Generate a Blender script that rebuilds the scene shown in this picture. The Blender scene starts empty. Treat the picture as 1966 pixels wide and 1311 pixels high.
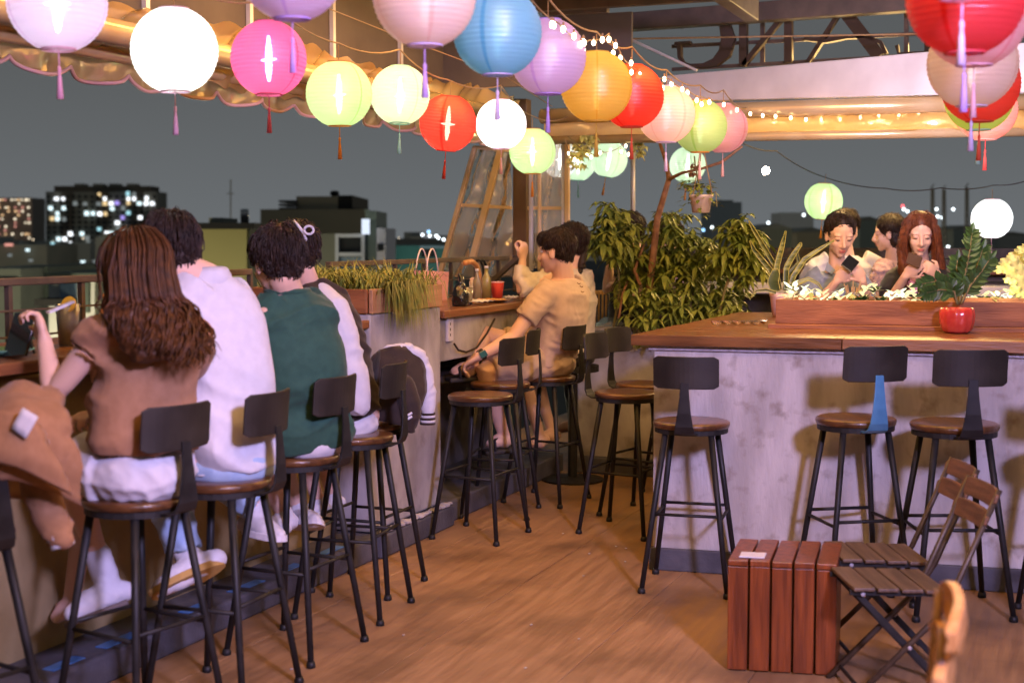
import bpy, bmesh, math, random
import numpy as np
from mathutils import Vector, Matrix, Euler, noise
random.seed(7); np.random.seed(7)
SC = bpy.context.scene
COL = SC.collection
V = Vector
# ------------------------------------------------------------------ camera
CAMH = 1.55; YAW = math.radians(21.3); PIT = math.atan(200 / 2730.0); FPX = 2730.0
cd = bpy.data.cameras.new('camera'); cam = bpy.data.objects.new('camera', cd); COL.objects.link(cam)
cam.location = (0, 0, CAMH); cam.rotation_euler = (math.pi / 2 - PIT, 0, YAW)
cd.lens = 50; cd.sensor_width = 36; cd.clip_end = 4000; cd.clip_start = 0.05
cd.dof.use_dof = True; cd.dof.focus_distance = 7.2; cd.dof.aperture_fstop = 2.6
SC.camera = cam
FW = V((-math.sin(YAW) * math.cos(PIT), math.cos(YAW) * math.cos(PIT), -math.sin(PIT)))
RT = V((math.cos(YAW), math.sin(YAW), 0)); UP = RT.cross(FW)
C0 = V((0, 0, CAMH))
def ray(px, py): return FW + RT * ((px - 983) / FPX) + UP * ((655.5 - py) / FPX)
def J(px, py, d): return C0 + ray(px, py) * d          # a survey sight: point at measured depth
def JX(px, py, x): r = ray(px, py); return C0 + r * (x / r.x)
def JY(px, py, y): r = ray(px, py); return C0 + r * (y / r.y)
def JZ(px, py, z): r = ray(px, py); return C0 + r * ((z - CAMH) / r.z)
# ------------------------------------------------------------------ world: city night sky
W = bpy.data.worlds.new('World'); SC.world = W; W.use_nodes = True
nt = W.node_tree; nt.nodes.clear()
wo = nt.nodes.new('ShaderNodeOutputWorld'); bg = nt.nodes.new('ShaderNodeBackground')
tc = nt.nodes.new('ShaderNodeTexCoord'); sx = nt.nodes.new('ShaderNodeSeparateXYZ'); rp = nt.nodes.new('ShaderNodeValToRGB')
nt.links.new(tc.outputs['Generated'], sx.inputs[0]); nt.links.new(sx.outputs['Z'], rp.inputs[0])
e = rp.color_ramp.elements
e[0].position = 0.0; e[0].color = (0.145, 0.158, 0.168, 1); e[1].position = 0.5; e[1].color = (0.070, 0.085, 0.096, 1)
x_ = e.new(0.12); x_.color = (0.103, 0.109, 0.112, 1)
nt.links.new(rp.outputs[0], bg.inputs['Color']); bg.inputs['Strength'].default_value = 1.0
nt.links.new(bg.outputs[0], wo.inputs[0])
# ------------------------------------------------------------------ lamps: some read off the light, others added as unseen fill
def lamp(name, kind, loc, aim, energy, color, size=0.3, spot=None, sizey=None):
    l = bpy.data.lights.new(name, kind); l.energy = energy; l.color = color
    if kind == 'AREA':
        l.size = size
        if sizey: l.shape = 'RECTANGLE'; l.size_y = sizey
    else: l.shadow_soft_size = size
    if spot: l.spot_size = math.radians(spot); l.spot_blend = 0.6
    o = bpy.data.objects.new(name, l); COL.objects.link(o); o.location = loc
    o.rotation_euler = (V(aim) - V(loc)).to_track_quat('-Z', 'Y').to_euler(); return o
lamp('cool_flood_lamp', 'SPOT', (1.6, 0.6, 2.9), (-0.9, 6.0, 0.9), 1500, (0.60, 0.50, 1.0), 0.22, 80)
lamp('cool_side_lamp', 'SPOT', (1.3, 1.3, 2.95), (-2.8, 4.5, 0.95), 400, (0.58, 0.50, 1.0), 0.18, 58)
lamp('cool_fascia_lamp', 'SPOT', J(1830, 215, 7.6), J(1640, 120, 9.3), 80, (0.72, 0.64, 1.0), 0.05, 110)
lamp('warm_ceiling_fill', 'AREA', (-1.9, 6.6, 2.95), (-2.0, 6.6, 0), 100, (1.0, 0.48, 0.10), 1.6, sizey=3.4)  # unseen overhead panel, added for more warm light on the deck
lamp('warm_rear_fill', 'AREA', (-0.6, 2.6, 2.95), (-1.2, 4.2, 0), 74, (1.0, 0.51, 0.14), 1.6, sizey=2.0)  # added unseen fill overhead on the camera side
lamp('warm_awning_fill', 'AREA', (-3.25, 6.0, 2.80), (-3.95, 6.0, 2.30), 55, (1.0, 0.58, 0.20), 6.5, sizey=0.08)  # unseen strip added to brighten the awning's gold
lamp('warm_back_lamp', 'AREA', (-1.2, 10.6, 2.6), (-1.6, 8.9, 0.9), 95, (1.0, 0.62, 0.22), 1.2, sizey=0.8)
lamp('warm_girls_fill', 'AREA', (-0.7, 6.9, 2.35), (-1.0, 8.9, 1.35), 42, (1.0, 0.66, 0.40), 1.3)  # added unseen fill to brighten the two women's faces
for i_, (px_, py_, d_, e_) in enumerate(((430, 900, 27, 800), (640, 760, 37, 650), (60, 900, 32, 2400), (815, 600, 73, 500), (190, 640, 300, 150000), (-40, 570, 760, 260000), (600, 640, 55, 450), (1600, 560, 110, 9000))):
    lamp('added_street_glow', 'POINT', J(px_, py_, d_), (0, 0, 0), e_, (1.0, 0.86, 0.58) if i_ != 3 else (.6, 1, .9), 0.6)  # hidden glow points added to lift the dark city walls
SC.view_settings.view_transform = 'Standard'; SC.view_settings.look = 'None'
SC.view_settings.exposure = 0.0; SC.view_settings.gamma = 1.0; SC.view_settings.use_curve_mapping = False
SC.cycles.use_denoising = True
SC.cycles.max_bounces = 7; SC.cycles.diffuse_bounces = 3; SC.cycles.transparent_max_bounces = 14
SC.cycles.sample_clamp_indirect = 4.0; SC.cycles.caustics_reflective = False; SC.cycles.caustics_refractive = False
# ------------------------------------------------------------------ materials
MATS = {}
def lin(c):
    return tuple(((x / 255) / 12.92 if x / 255 <= 0.04045 else ((x / 255 + 0.055) / 1.055) ** 2.4) for x in c)
def mat(name, col, rough=0.6, metal=0.0, col2=None, scale=20, stretch=(1, 1, 1), bump=0.0, bscale=None, spec=0.5,
        trans=0.0, emit=None, estr=0.0, alpha=1.0, detail=5, lo=0.35, hi=0.65, coat=0.0, rough2=None, sheen=0.0, ior=1.45, third=None):
    if name in MATS: return MATS[name]
    m = bpy.data.materials.new(name); m.use_nodes = True; t = m.node_tree; N = t.nodes; L = t.links
    b = N['Principled BSDF']
    b.inputs['Roughness'].default_value = rough; b.inputs['Metallic'].default_value = metal
    b.inputs['Base Color'].default_value = (*col, 1); b.inputs['Specular IOR Level'].default_value = spec
    b.inputs['Transmission Weight'].default_value = trans; b.inputs['Alpha'].default_value = alpha
    b.inputs['Coat Weight'].default_value = coat; b.inputs['Sheen Weight'].default_value = sheen; b.inputs['IOR'].default_value = ior
    if emit: b.inputs['Emission Color'].default_value = (*emit, 1); b.inputs['Emission Strength'].default_value = estr
    if col2 or bump:
        co = N.new('ShaderNodeTexCoord'); mp = N.new('ShaderNodeMapping'); mp.inputs['Scale'].default_value = stretch
        L.new(co.outputs['Object'], mp.inputs[0])
        no = N.new('ShaderNodeTexNoise'); no.inputs['Scale'].default_value = scale; no.inputs['Detail'].default_value = detail
        L.new(mp.outputs[0], no.inputs['Vector'])
        if col2:
            r = N.new('ShaderNodeValToRGB'); r.color_ramp.elements[0].position = lo; r.color_ramp.elements[1].position = hi
            r.color_ramp.elements[0].color = (*col, 1); r.color_ramp.elements[1].color = (*col2, 1)
            L.new(no.outputs['Fac'], r.inputs[0]); out = r.outputs[0]
            if third:
                n3 = N.new('ShaderNodeTexNoise'); n3.inputs['Scale'].default_value = third[1]; n3.inputs['Detail'].default_value = 8
                L.new(co.outputs['Object'], n3.inputs['Vector'])
                r3 = N.new('ShaderNodeValToRGB'); r3.color_ramp.elements[0].position = third[2]; r3.color_ramp.elements[1].position = third[3]
                mx = N.new('ShaderNodeMix'); mx.data_type = 'RGBA'; mx.inputs[7].default_value = (*third[0], 1)
                L.new(n3.outputs['Fac'], r3.inputs[0]); L.new(r3.outputs[0], mx.inputs[0]); L.new(out, mx.inputs[6]); out = mx.outputs[2]
            L.new(out, b.inputs['Base Color'])
        if rough2 is not None:
            mr = N.new('ShaderNodeMapRange'); mr.inputs[3].default_value = rough; mr.inputs[4].default_value = rough2
            mr.inputs[1].default_value = 0.3; mr.inputs[2].default_value = 0.7
            L.new(no.outputs['Fac'], mr.inputs[0]); L.new(mr.outputs[0], b.inputs['Roughness'])
        if bump:
            nb = N.new('ShaderNodeTexNoise'); nb.inputs['Scale'].default_value = bscale or scale * 3; nb.inputs['Detail'].default_value = 6
            L.new(mp.outputs[0], nb.inputs['Vector'])
            bp = N.new('ShaderNodeBump'); bp.inputs['Strength'].default_value = bump; bp.inputs['Distance'].default_value = 0.01
            L.new(nb.outputs['Fac'], bp.inputs['Height']); L.new(bp.outputs[0], b.inputs['Normal'])
    MATS[name] = m; return m
def emis(name, col, s):
    return mat(name, (0.02, 0.02, 0.02), emit=col, estr=s)
def wood(name, a, b, axis=0, scale=6, rough=0.45, **k):
    st = [9, 9, 9]; st[axis] = 0.7
    return mat(name, a, rough, col2=b, scale=scale, stretch=tuple(st), bump=0.25, bscale=scale * 4, **k)
metal_black = mat('black_powder_coat', (0.010, 0.010, 0.010), 0.42, col2=(0.020, 0.019, 0.018), scale=14, spec=0.35, rough2=0.62)
metal_back = mat('black_backrest_coat', (0.014, 0.011, 0.008), 0.5, col2=(0.026, 0.021, 0.015), scale=9, rough2=0.65, bump=0.08, bscale=160)
seat_wood = wood('seat_wood', (0.065, 0.027, 0.010), (0.14, 0.060, 0.022), 0, 4, 0.28, coat=0.3)
bar_wood = wood('bar_wood', (0.110, 0.042, 0.012), (0.23, 0.094, 0.026), 0, 3, 0.32, coat=0.25)
bar_wood_light = wood('bar_wood_pale', (0.24, 0.10, 0.035), (0.36, 0.17, 0.06), 0, 3, 0.4)
table_wood = wood('table_wood', (0.14, 0.05, 0.02), (0.26, 0.105, 0.04), 1, 3, 0.35, coat=0.2)
plank_red = wood('planter_plank', (0.17, 0.060, 0.020), (0.30, 0.115, 0.040), 0, 3, 0.6)
plank_y = wood('planter_plank_raw', (0.34, 0.17, 0.08), (0.50, 0.28, 0.14), 1, 3, 0.65)
crate_wood = wood('crate_wood', (0.10, 0.022, 0.005), (0.23, 0.055, 0.011), 2, 4, 0.35, coat=0.2)
slat_wood = wood('grey_slat_wood', (0.060, 0.036, 0.024), (0.125, 0.078, 0.050), 1, 5, 0.5)
back_slat_wood = wood('brown_slat_wood', (0.10, 0.048, 0.024), (0.20, 0.098, 0.050), 1, 5, 0.5)
orange_wood = wood('varnished_pale_wood', (0.42, 0.18, 0.05), (0.60, 0.30, 0.10), 2, 4, 0.35, coat=0.3)
concrete = mat('raw_concrete', (0.25, 0.23, 0.215), 0.85, col2=(0.46, 0.43, 0.41), scale=4.2, stretch=(1, 1, 0.55), bump=0.35, bscale=45, detail=9,
               third=((0.13, 0.10, 0.075), 5.5, 0.54, 0.78))
concrete_dark = mat('dark_concrete', (0.075, 0.07, 0.065), 0.85, col2=(0.15, 0.14, 0.13), scale=5, bump=0.4, bscale=40)
concrete_olive = mat('olive_painted_wall', (0.24, 0.175, 0.075), 0.8, col2=(0.36, 0.28, 0.14), scale=3, bump=0.25, bscale=40, detail=8)
plaster = mat('worn_bar_plaster', (0.40, 0.37, 0.35), 0.8, col2=(0.58, 0.545, 0.52), scale=7, stretch=(1.3, 1, 0.35), bump=0.4, bscale=55, detail=10, third=((0.25, 0.20, 0.16), 13.0, 0.55, 0.80))
plinth_m = mat('plinth_paint', (0.055, 0.055, 0.065), 0.75, col2=(0.10, 0.10, 0.115), scale=6, bump=0.3, bscale=50)
blue_tape = mat('blue_tape', (0.03, 0.16, 0.45), 0.5, col2=(0.10, 0.22, 0.42), scale=18)
trim_metal = mat('pale_edge_trim', (0.55, 0.52, 0.55), 0.45, col2=(0.35, 0.33, 0.36), scale=30, metal=0.2)
steel_dark = mat('dark_roof_steel', (0.055, 0.038, 0.028), 0.55, col2=(0.10, 0.07, 0.05), scale=6, bump=0.15)
steel_gold = mat('cream_tube_paint', (0.55, 0.38, 0.17), 0.22, col2=(0.62, 0.46, 0.25), scale=5, metal=0.35)
steel_white = mat('white_steel', (0.62, 0.58, 0.55), 0.35, col2=(0.5, 0.46, 0.43), scale=6, metal=0.2)
white_board = mat('white_fascia', (0.60, 0.56, 0.55), 0.5, col2=(0.50, 0.46, 0.45), scale=4, bump=0.05)
ceil_m = mat('dark_ceiling_board', (0.10, 0.075, 0.058), 0.8, col2=(0.075, 0.055, 0.045), scale=3, bump=0.1)
cable_m = mat('tan_cable', (0.35, 0.22, 0.10), 0.5, col2=(0.28, 0.17, 0.08), scale=30)
dark_cable = mat('dark_cable', (0.03, 0.022, 0.018), 0.5)
bulb_m = emis('fairy_bulb_glow', (1.0, 0.80, 0.50), 14)
leaf_a = mat('shrub_leaf', (0.10, 0.145, 0.022), 0.42, col2=(0.25, 0.28, 0.045), scale=9, spec=0.5)
leaf_b = mat('dark_leaf', (0.022, 0.050, 0.014), 0.35, col2=(0.05, 0.095, 0.025), scale=9)
leaf_c = mat('pot_plant_leaf', (0.03, 0.07, 0.018), 0.3, col2=(0.06, 0.12, 0.03), scale=12)
leaf_edge = mat('pale_leaf_edge', (0.30, 0.28, 0.08), 0.5, col2=(0.22, 0.22, 0.055), scale=20)
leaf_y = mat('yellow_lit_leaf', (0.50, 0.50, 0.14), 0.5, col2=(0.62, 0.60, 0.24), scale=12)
grass_m = mat('trailing_grass', (0.115, 0.165, 0.025), 0.55, col2=(0.30, 0.27, 0.055), scale=14)
bark_m = mat('brown_bark', (0.16, 0.075, 0.035), 0.8, col2=(0.26, 0.13, 0.06), scale=22, bump=0.5)
stem_m = mat('green_stem', (0.12, 0.11, 0.03), 0.6, col2=(0.18, 0.13, 0.05), scale=20)
soil_m = mat('soil', (0.03, 0.02, 0.013), 0.95, col2=(0.06, 0.04, 0.025), scale=60, bump=0.6)
skin = mat('skin', (0.68, 0.43, 0.32), 0.50, col2=(0.71, 0.46, 0.345), scale=7, sheen=0.05)
hair_dark = mat('dark_hair', (0.012, 0.007, 0.005), 0.55, col2=(0.026, 0.013, 0.008), scale=30, spec=0.35)
hair_brown = mat('brown_hair', (0.032, 0.012, 0.004), 0.52, col2=(0.090, 0.033, 0.009), scale=40, spec=0.35)
hair_red = mat('auburn_hair', (0.085, 0.024, 0.010), 0.5, col2=(0.17, 0.050, 0.017), scale=40, spec=0.35)
lip_m = mat('lips', (0.45, 0.13, 0.11), 0.35, col2=(0.5, 0.16, 0.13), scale=30)
eye_w = mat('eye_white', (0.7, 0.68, 0.65), 0.3); eye_d = mat('eye_dark', (0.012, 0.008, 0.007), 0.2)
def cloth(name, a, b=None, scale=30): return mat(name, a, 0.85, col2=b or tuple(x * 0.85 for x in a), scale=scale, bump=0.12, bscale=400, sheen=0.1)
c_brown = cloth('brown_knit', (0.34, 0.175, 0.090), (0.29, 0.145, 0.070)); c_white = cloth('white_cotton', (0.60, 0.59, 0.63), (0.55, 0.54, 0.58))
c_green = cloth('green_sweater', (0.016, 0.062, 0.042), (0.022, 0.078, 0.052)); c_tan = cloth('tan_tee', (0.55, 0.41, 0.33), (0.50, 0.37, 0.295))
c_khaki = cloth('khaki_shorts', (0.48, 0.35, 0.25), (0.42, 0.30, 0.21)); c_choc = cloth('chocolate_jacket', (0.022, 0.013, 0.009), (0.032, 0.019, 0.013))
c_denim = cloth('washed_denim', (0.30, 0.42, 0.60), (0.42, 0.54, 0.68), 14); c_black = cloth('black_tee', (0.014, 0.013, 0.015), (0.02, 0.018, 0.02))
c_blue = cloth('pale_blue_shirt', (0.22, 0.27, 0.36), (0.19, 0.235, 0.32)); c_coat = cloth('camel_coat', (0.34, 0.175, 0.085), (0.28, 0.14, 0.065))
c_pink = cloth('rose_off_shoulder_top', (0.55, 0.34, 0.36), (0.25, 0.18, 0.28), 60)
shoe_w = mat('white_shoe', (0.68, 0.66, 0.68), 0.6, col2=(0.55, 0.53, 0.55), scale=20); sole_y = mat('gum_sole', (0.50, 0.30, 0.08), 0.6, col2=(0.40, 0.24, 0.07), scale=30)
sandal_m = mat('black_sandal', (0.02, 0.018, 0.018), 0.6, col2=(0.03, 0.028, 0.027), scale=30)
black_gloss = mat('black_gloss', (0.012, 0.012, 0.014), 0.15, coat=0.4)
def plastic_sheet(name, tint, tr):
    m = bpy.data.materials.new(name); m.use_nodes = True; t = m.node_tree; N = t.nodes; L = t.links; N.clear()
    o = N.new('ShaderNodeOutputMaterial'); a = N.new('ShaderNodeBsdfTransparent'); g = N.new('ShaderNodeBsdfGlossy'); d = N.new('ShaderNodeBsdfTranslucent'); df = N.new('ShaderNodeBsdfDiffuse')
    a.inputs[0].default_value = (0.95, 0.9, 0.82, 1); g.inputs['Roughness'].default_value = 0.14; g.inputs[0].default_value = (1, 0.93, 0.8, 1)
    d.inputs[0].default_value = (*tint, 1); df.inputs[0].default_value = (*tint, 1)
    no = N.new('ShaderNodeTexNoise'); no.inputs['Scale'].default_value = 9; co = N.new('ShaderNodeTexCoord'); bp = N.new('ShaderNodeBump'); bp.inputs['Strength'].default_value = 0.5; bp.inputs['Distance'].default_value = 0.05
    L.new(co.outputs['Object'], no.inputs[0]); L.new(no.outputs['Fac'], bp.inputs['Height']); L.new(bp.outputs[0], g.inputs['Normal'])
    m0 = N.new('ShaderNodeMixShader'); m1 = N.new('ShaderNodeMixShader'); m2 = N.new('ShaderNodeMixShader')
    m0.inputs[0].default_value = 0.5; L.new(d.outputs[0], m0.inputs[1]); L.new(df.outputs[0], m0.inputs[2])
    m1.inputs[0].default_value = tr; L.new(m0.outputs[0], m1.inputs[1]); L.new(a.outputs[0], m1.inputs[2])
    fr = N.new('ShaderNodeFresnel'); fr.inputs[0].default_value = 1.6; ad = N.new('ShaderNodeMath'); ad.operation = 'ADD'; ad.inputs[1].default_value = 0.10
    L.new(fr.outputs[0], ad.inputs[0]); L.new(ad.outputs[0], m2.inputs[0]); L.new(m1.outputs[0], m2.inputs[1]); L.new(g.outputs[0], m2.inputs[2])
    L.new(m2.outputs[0], o.inputs[0]); return m
clear_gold = plastic_sheet('clear_awning_plastic', (0.85, 0.54, 0.20), 0.28)
clear_grey = plastic_sheet('clear_wall_plastic', (0.70, 0.52, 0.36), 0.56)
def lantern_mat(name, col, transp=0.22, gloss=0.05):
    m = bpy.data.materials.new(name); m.use_nodes = True; t = m.node_tree; N = t.nodes; L = t.links; N.clear()
    o = N.new('ShaderNodeOutputMaterial'); tr = N.new('ShaderNodeBsdfTransparent'); tl = N.new('ShaderNodeBsdfTranslucent'); df = N.new('ShaderNodeBsdfDiffuse'); g = N.new('ShaderNodeBsdfGlossy')
    co = N.new('ShaderNodeTexCoord'); sp = N.new('ShaderNodeSeparateXYZ'); at = N.new('ShaderNodeMath'); at.operation = 'ARCTAN2'
    L.new(co.outputs['Object'], sp.inputs[0]); L.new(sp.outputs['Y'], at.inputs[0]); L.new(sp.outputs['X'], at.inputs[1])
    mu = N.new('ShaderNodeMath'); mu.operation = 'MULTIPLY'; mu.inputs[1].default_value = 2.5; L.new(at.outputs[0], mu.inputs[0])
    si = N.new('ShaderNodeMath'); si.operation = 'SINE'; L.new(mu.outputs[0], si.inputs[0])
    rr = N.new('ShaderNodeValToRGB'); rr.color_ramp.elements[0].position = 0.985; rr.color_ramp.elements[1].position = 0.997
    dk = tuple(max(0, x) ** 1.7 for x in col)
    rr.color_ramp.elements[0].color = (*col, 1); rr.color_ramp.elements[1].color = (*dk, 1)
    L.new(si.outputs[0], rr.inputs[0])
    for n in (tl, df): L.new(rr.outputs[0], n.inputs[0])
    tr.inputs[0].default_value = (*[min(1, x * 1.05 + .02) for x in col], 1); g.inputs[0].default_value = (1, 1, 1, 1); g.inputs['Roughness'].default_value = 0.35
    a = N.new('ShaderNodeMixShader'); b = N.new('ShaderNodeMixShader'); c = N.new('ShaderNodeMixShader')
    a.inputs[0].default_value = 0.42; b.inputs[0].default_value = transp; c.inputs[0].default_value = gloss
    L.new(tl.outputs[0], a.inputs[1]); L.new(df.outputs[0], a.inputs[2]); L.new(a.outputs[0], b.inputs[1]); L.new(tr.outputs[0], b.inputs[2])
    L.new(b.outputs[0], c.inputs[1]); L.new(g.outputs[0], c.inputs[2]); L.new(c.outputs[0], o.inputs[0]); return m
# ------------------------------------------------------------------ mesh builder
WL = {}
class MB:
    def __init__(s): s.v = []; s.f = []
    def add(s, vs, fs):
        n = len(s.v); s.v += [tuple(p) for p in vs]; s.f += [tuple(i + n for i in f) for f in fs]; return s
    def box(s, c, sz, M=None):
        h = V(sz) / 2; c = V(c)
        P = [V((x * h.x, y * h.y, z * h.z)) for z in (-1, 1) for y in (-1, 1) for x in (-1, 1)]
        if M is not None: P = [M @ p for p in P]
        return s.add([c + p for p in P], [(0, 2, 3, 1), (4, 5, 7, 6), (0, 1, 5, 4), (2, 6, 7, 3), (0, 4, 6, 2), (1, 3, 7, 5)])
    def hexa(s, b, t):   # bottom 4 and top 4 corners, counter-clockwise
        return s.add(list(b) + list(t), [(3, 2, 1, 0), (4, 5, 6, 7), (0, 1, 5, 4), (1, 2, 6, 5), (2, 3, 7, 6), (3, 0, 4, 7)])
    def beam(s, a, b, w, h, up=(0, 0, 1)):
        a = V(a); b = V(b); t = (b - a).normalized(); r = t.cross(V(up)).normalized() * (w / 2); u = r.cross(t).normalized() * (h / 2)
        return s.hexa([a - r - u, a + r - u, a + r + u, a - r + u], [b - r - u, b + r - u, b + r + u, b - r + u])
    def rings(s, R, cap=True, closed=True):
        n = len(R[0]); base = len(s.v); vs = [p for r in R for p in r]; fs = []
        for i in range(len(R) - 1):
            for j in range(n if closed else n - 1):
                k = (j + 1) % n; fs.append((i * n + j, i * n + k, (i + 1) * n + k, (i + 1) * n + j))
        if cap: fs.append(tuple(range(n - 1, -1, -1))); fs.append(tuple((len(R) - 1) * n + j for j in range(n)))
        return s.add(vs, fs)
    def tube(s, pts, rad, n=8, cap=True, roundcap=False, flat=None):
        pts = [V(p) for p in pts]; k = len(pts)
        if isinstance(rad, (int, float)): rad = [rad] * k
        rad = list(rad)
        if roundcap:
            t0 = (pts[0] - pts[1]).normalized(); t1 = (pts[-1] - pts[-2]).normalized(); r0 = rad[0]; r1 = rad[-1]
            pre = [(pts[0] + t0 * r0 * math.sin(a), r0 * math.cos(a)) for a in (1.35, 1.0, 0.55)]
            post = [(pts[-1] + t1 * r1 * math.sin(a), r1 * math.cos(a)) for a in (0.55, 1.0, 1.35)]
            pts = [p for p, _ in pre] + pts + [p for p, _ in post]; rad = [r for _, r in pre] + rad + [r for _, r in post]; k = len(pts)
        R = []; nrm = None
        for i in range(k):
            t = (pts[min(i + 1, k - 1)] - pts[max(i - 1, 0)])
            t = t.normalized() if t.length > 1e-9 else V((0, 0, 1))
            if nrm is None:
                a = V((0, 0, 1)) if abs(t.z) < 0.9 else V((1, 0, 0)); nrm = (a - t * a.dot(t)).normalized()
            else: nrm = (nrm - t * nrm.dot(t)).normalized()
            bn = t.cross(nrm); r = rad[i]
            R.append([pts[i] + nrm * (r * math.cos(2 * math.pi * j / n)) + bn * (r * (flat or 1) * math.sin(2 * math.pi * j / n)) for j in range(n)])
        return s.rings(R, cap)
    def lathe(s, prof, c=(0, 0, 0), n=24, cap=True, M=None):
        c = V(c); R = []
        for r, z in prof:
            ring = [V((r * math.cos(2 * math.pi * j / n), r * math.sin(2 * math.pi * j / n), z)) for j in range(n)]
            R.append([c + ((M @ p) if M is not None else p) for p in ring])
        return s.rings(R, cap)
    def ell(s, c, r, M=None, nu=16, nv=10):
        c = V(c); R = []
        for i in range(nv + 1):
            a = math.pi * (i + 0.02) / (nv + 0.04) - math.pi / 2
            ring = []
            for j in range(nu):
                b = 2 * math.pi * j / nu
                p = V((r[0] * math.cos(a) * math.cos(b), r[1] * math.cos(a) * math.sin(b), r[2] * math.sin(a)))
                ring.append(c + ((M @ p) if M is not None else p))
            R.append(ring)
        return s.rings(R, True)
    def sweep(s, secs, lat, ex=2.4, n=20):     # secs: (centre, half width, half depth); lat: the width axis
        cs = [V(a[0]) for a in secs]; k = len(cs); R = []
        for i, (c, w, d) in enumerate(secs):
            t = (cs[min(i + 1, k - 1)] - cs[max(i - 1, 0)]).normalized()
            l = lat[i] if isinstance(lat, list) else lat
            l = (l - t * l.dot(t)).normalized(); q = t.cross(l)
            ring = []
            for j in range(n):
                a = 2 * math.pi * j / n; ca = math.cos(a); sa = math.sin(a)
                ring.append(cs[i] + l * (w * math.copysign(abs(ca) ** (2 / ex), ca)) + q * (d * math.copysign(abs(sa) ** (2 / ex), sa)))
            R.append(ring)
        return s.rings(R, True)
    def quad(s, a, b, c, d): return s.add([a, b, c, d], [(0, 1, 2, 3)])
    def leaf(s, p, d, up, L, w, droop=0.3, fold=0.25):     # a folded, bending leaf of six faces
        p = V(p); d = V(d).normalized(); sd = d.cross(V(up))
        sd = sd.normalized() if sd.length > 1e-6 else V((1, 0, 0)); u = sd.cross(d)
        P = []
        for t, k in ((0.02, 0.12), (0.35, 1.0), (0.7, 0.75), (1.0, 0.05)):
            c = p + d * (L * t) - V((0, 0, 1)) * (droop * L * t * t)
            P += [c - sd * (w / 2 * k) + u * (fold * w * k * .5), c, c + sd * (w / 2 * k) + u * (fold * w * k * .5)]
        f = []
        for i in range(3): b = i * 3; f += [(b, b + 1, b + 4, b + 3), (b + 1, b + 2, b + 5, b + 4)]
        return s.add(P, f)
    def mesh(s, name, smooth=True):
        me = bpy.data.meshes.new(name); me.from_pydata([tuple(p) for p in s.v], [], s.f); me.update()
        if smooth: me.polygons.foreach_set('use_smooth', [True] * len(me.polygons))
        return me
    def build(s, name, m, parent=None, smooth=False, bevel=0, **kw):
        return link(name, s.mesh(name, smooth), m, parent, bevel, **kw)
def link(name, me, m, parent=None, bevel=0, shared=False, solid=0, **kw):
    o = bpy.data.objects.new(name, me); COL.objects.link(o)
    if m is not None:
        if shared:
            if not me.materials: me.materials.append(None)
            o.material_slots[0].link = 'OBJECT'; o.material_slots[0].material = m
        elif not me.materials: me.materials.append(m)
    if parent is not None:
        o.parent = parent; off = WL.get(parent.name)
        if off is not None: o.location = -off
    if solid:
        b = o.modifiers.new('Solidify', 'SOLIDIFY'); b.thickness = solid; b.offset = 0
    if bevel:
        b = o.modifiers.new('Bevel', 'BEVEL'); b.width = bevel; b.segments = 2; b.limit_method = 'ANGLE'
    for k, v in kw.items(): o[k] = v
    return o
def root(name, label, cat, loc=(0, 0, 0), group=None, world=True):
    o = bpy.data.objects.new(name, None); COL.objects.link(o); o.location = loc; o.empty_display_size = 0.1
    o['label'] = label; o['category'] = cat
    if group: o['group'] = group
    if world: WL[o.name] = V(loc)
    return o
def copy_thing(r, label, group=None):
    def cp(o, par):
        c = o.copy(); COL.objects.link(c); c.parent = par
        for ch in o.children: cp(ch, c)
        return c
    c = cp(r, None); c['label'] = label
    if group: c['group'] = group
    return c
def kids(o): return [c for c in o.children]
def remesh(mb, vox, smooth=3, wr=None):
    me = mb.mesh('tmp'); o = bpy.data.objects.new('tmp', me); COL.objects.link(o)
    r = o.modifiers.new('r', 'REMESH'); r.mode = 'VOXEL'; r.voxel_size = vox; r.use_smooth_shade = True
    if smooth: q = o.modifiers.new('s', 'SMOOTH'); q.iterations = smooth; q.factor = 0.5
    dg = bpy.context.evaluated_depsgraph_get()
    n = bpy.data.meshes.new_from_object(o.evaluated_get(dg)); bpy.data.objects.remove(o); bpy.data.meshes.remove(me)
    if wr: wrinkle(n, *wr)
    n.polygons.foreach_set('use_smooth', [True] * len(n.polygons))
    return n
def wrinkle(me, amp, freq, seed=0, axis=(0.4, 0.2, 1.0)):
    freq = freq * 2.3; amp = amp * .75
    k = len(me.vertices); co = np.empty(k * 3); no = np.empty(k * 3)
    me.vertices.foreach_get('co', co); me.vertex_normals.foreach_get('vector', no); co = co.reshape(-1, 3); no = no.reshape(-1, 3)
    rs = np.random.RandomState(seed); h = np.zeros(k)
    w = np.stack([np.sin(co @ (rs.randn(3) * freq * 0.45) + rs.rand() * 6) for _ in range(3)], 1)
    for i in range(4):
        kv = rs.randn(3) * 0.6 + np.array(axis) * rs.choice([-1, 1]); kv = kv / np.linalg.norm(kv) * freq * (0.8 + 0.5 * i)
        ph = co @ kv + w @ (rs.randn(3) * 1.3) + rs.rand() * 6
        h += (1 - 2 * np.abs(np.sin(ph * 0.5)) ** 0.7) / (1 + 0.7 * i)
    env = 0.5 + 0.5 * np.sin(co @ (rs.randn(3) * freq * 0.3) + rs.rand() * 6)
    co = co + no * (h * env * amp)[:, None]; me.vertices.foreach_set('co', co.ravel()); me.update()
def struct(o): o['kind'] = 'structure'; return o
def tag(o, label, cat, group=None):
    o['label'] = label; o['category'] = cat
    if group: o['group'] = group
    return o
def lerp(a, b, t): return a + (b - a) * t
Z3 = V((0, 0, 1))
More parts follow.
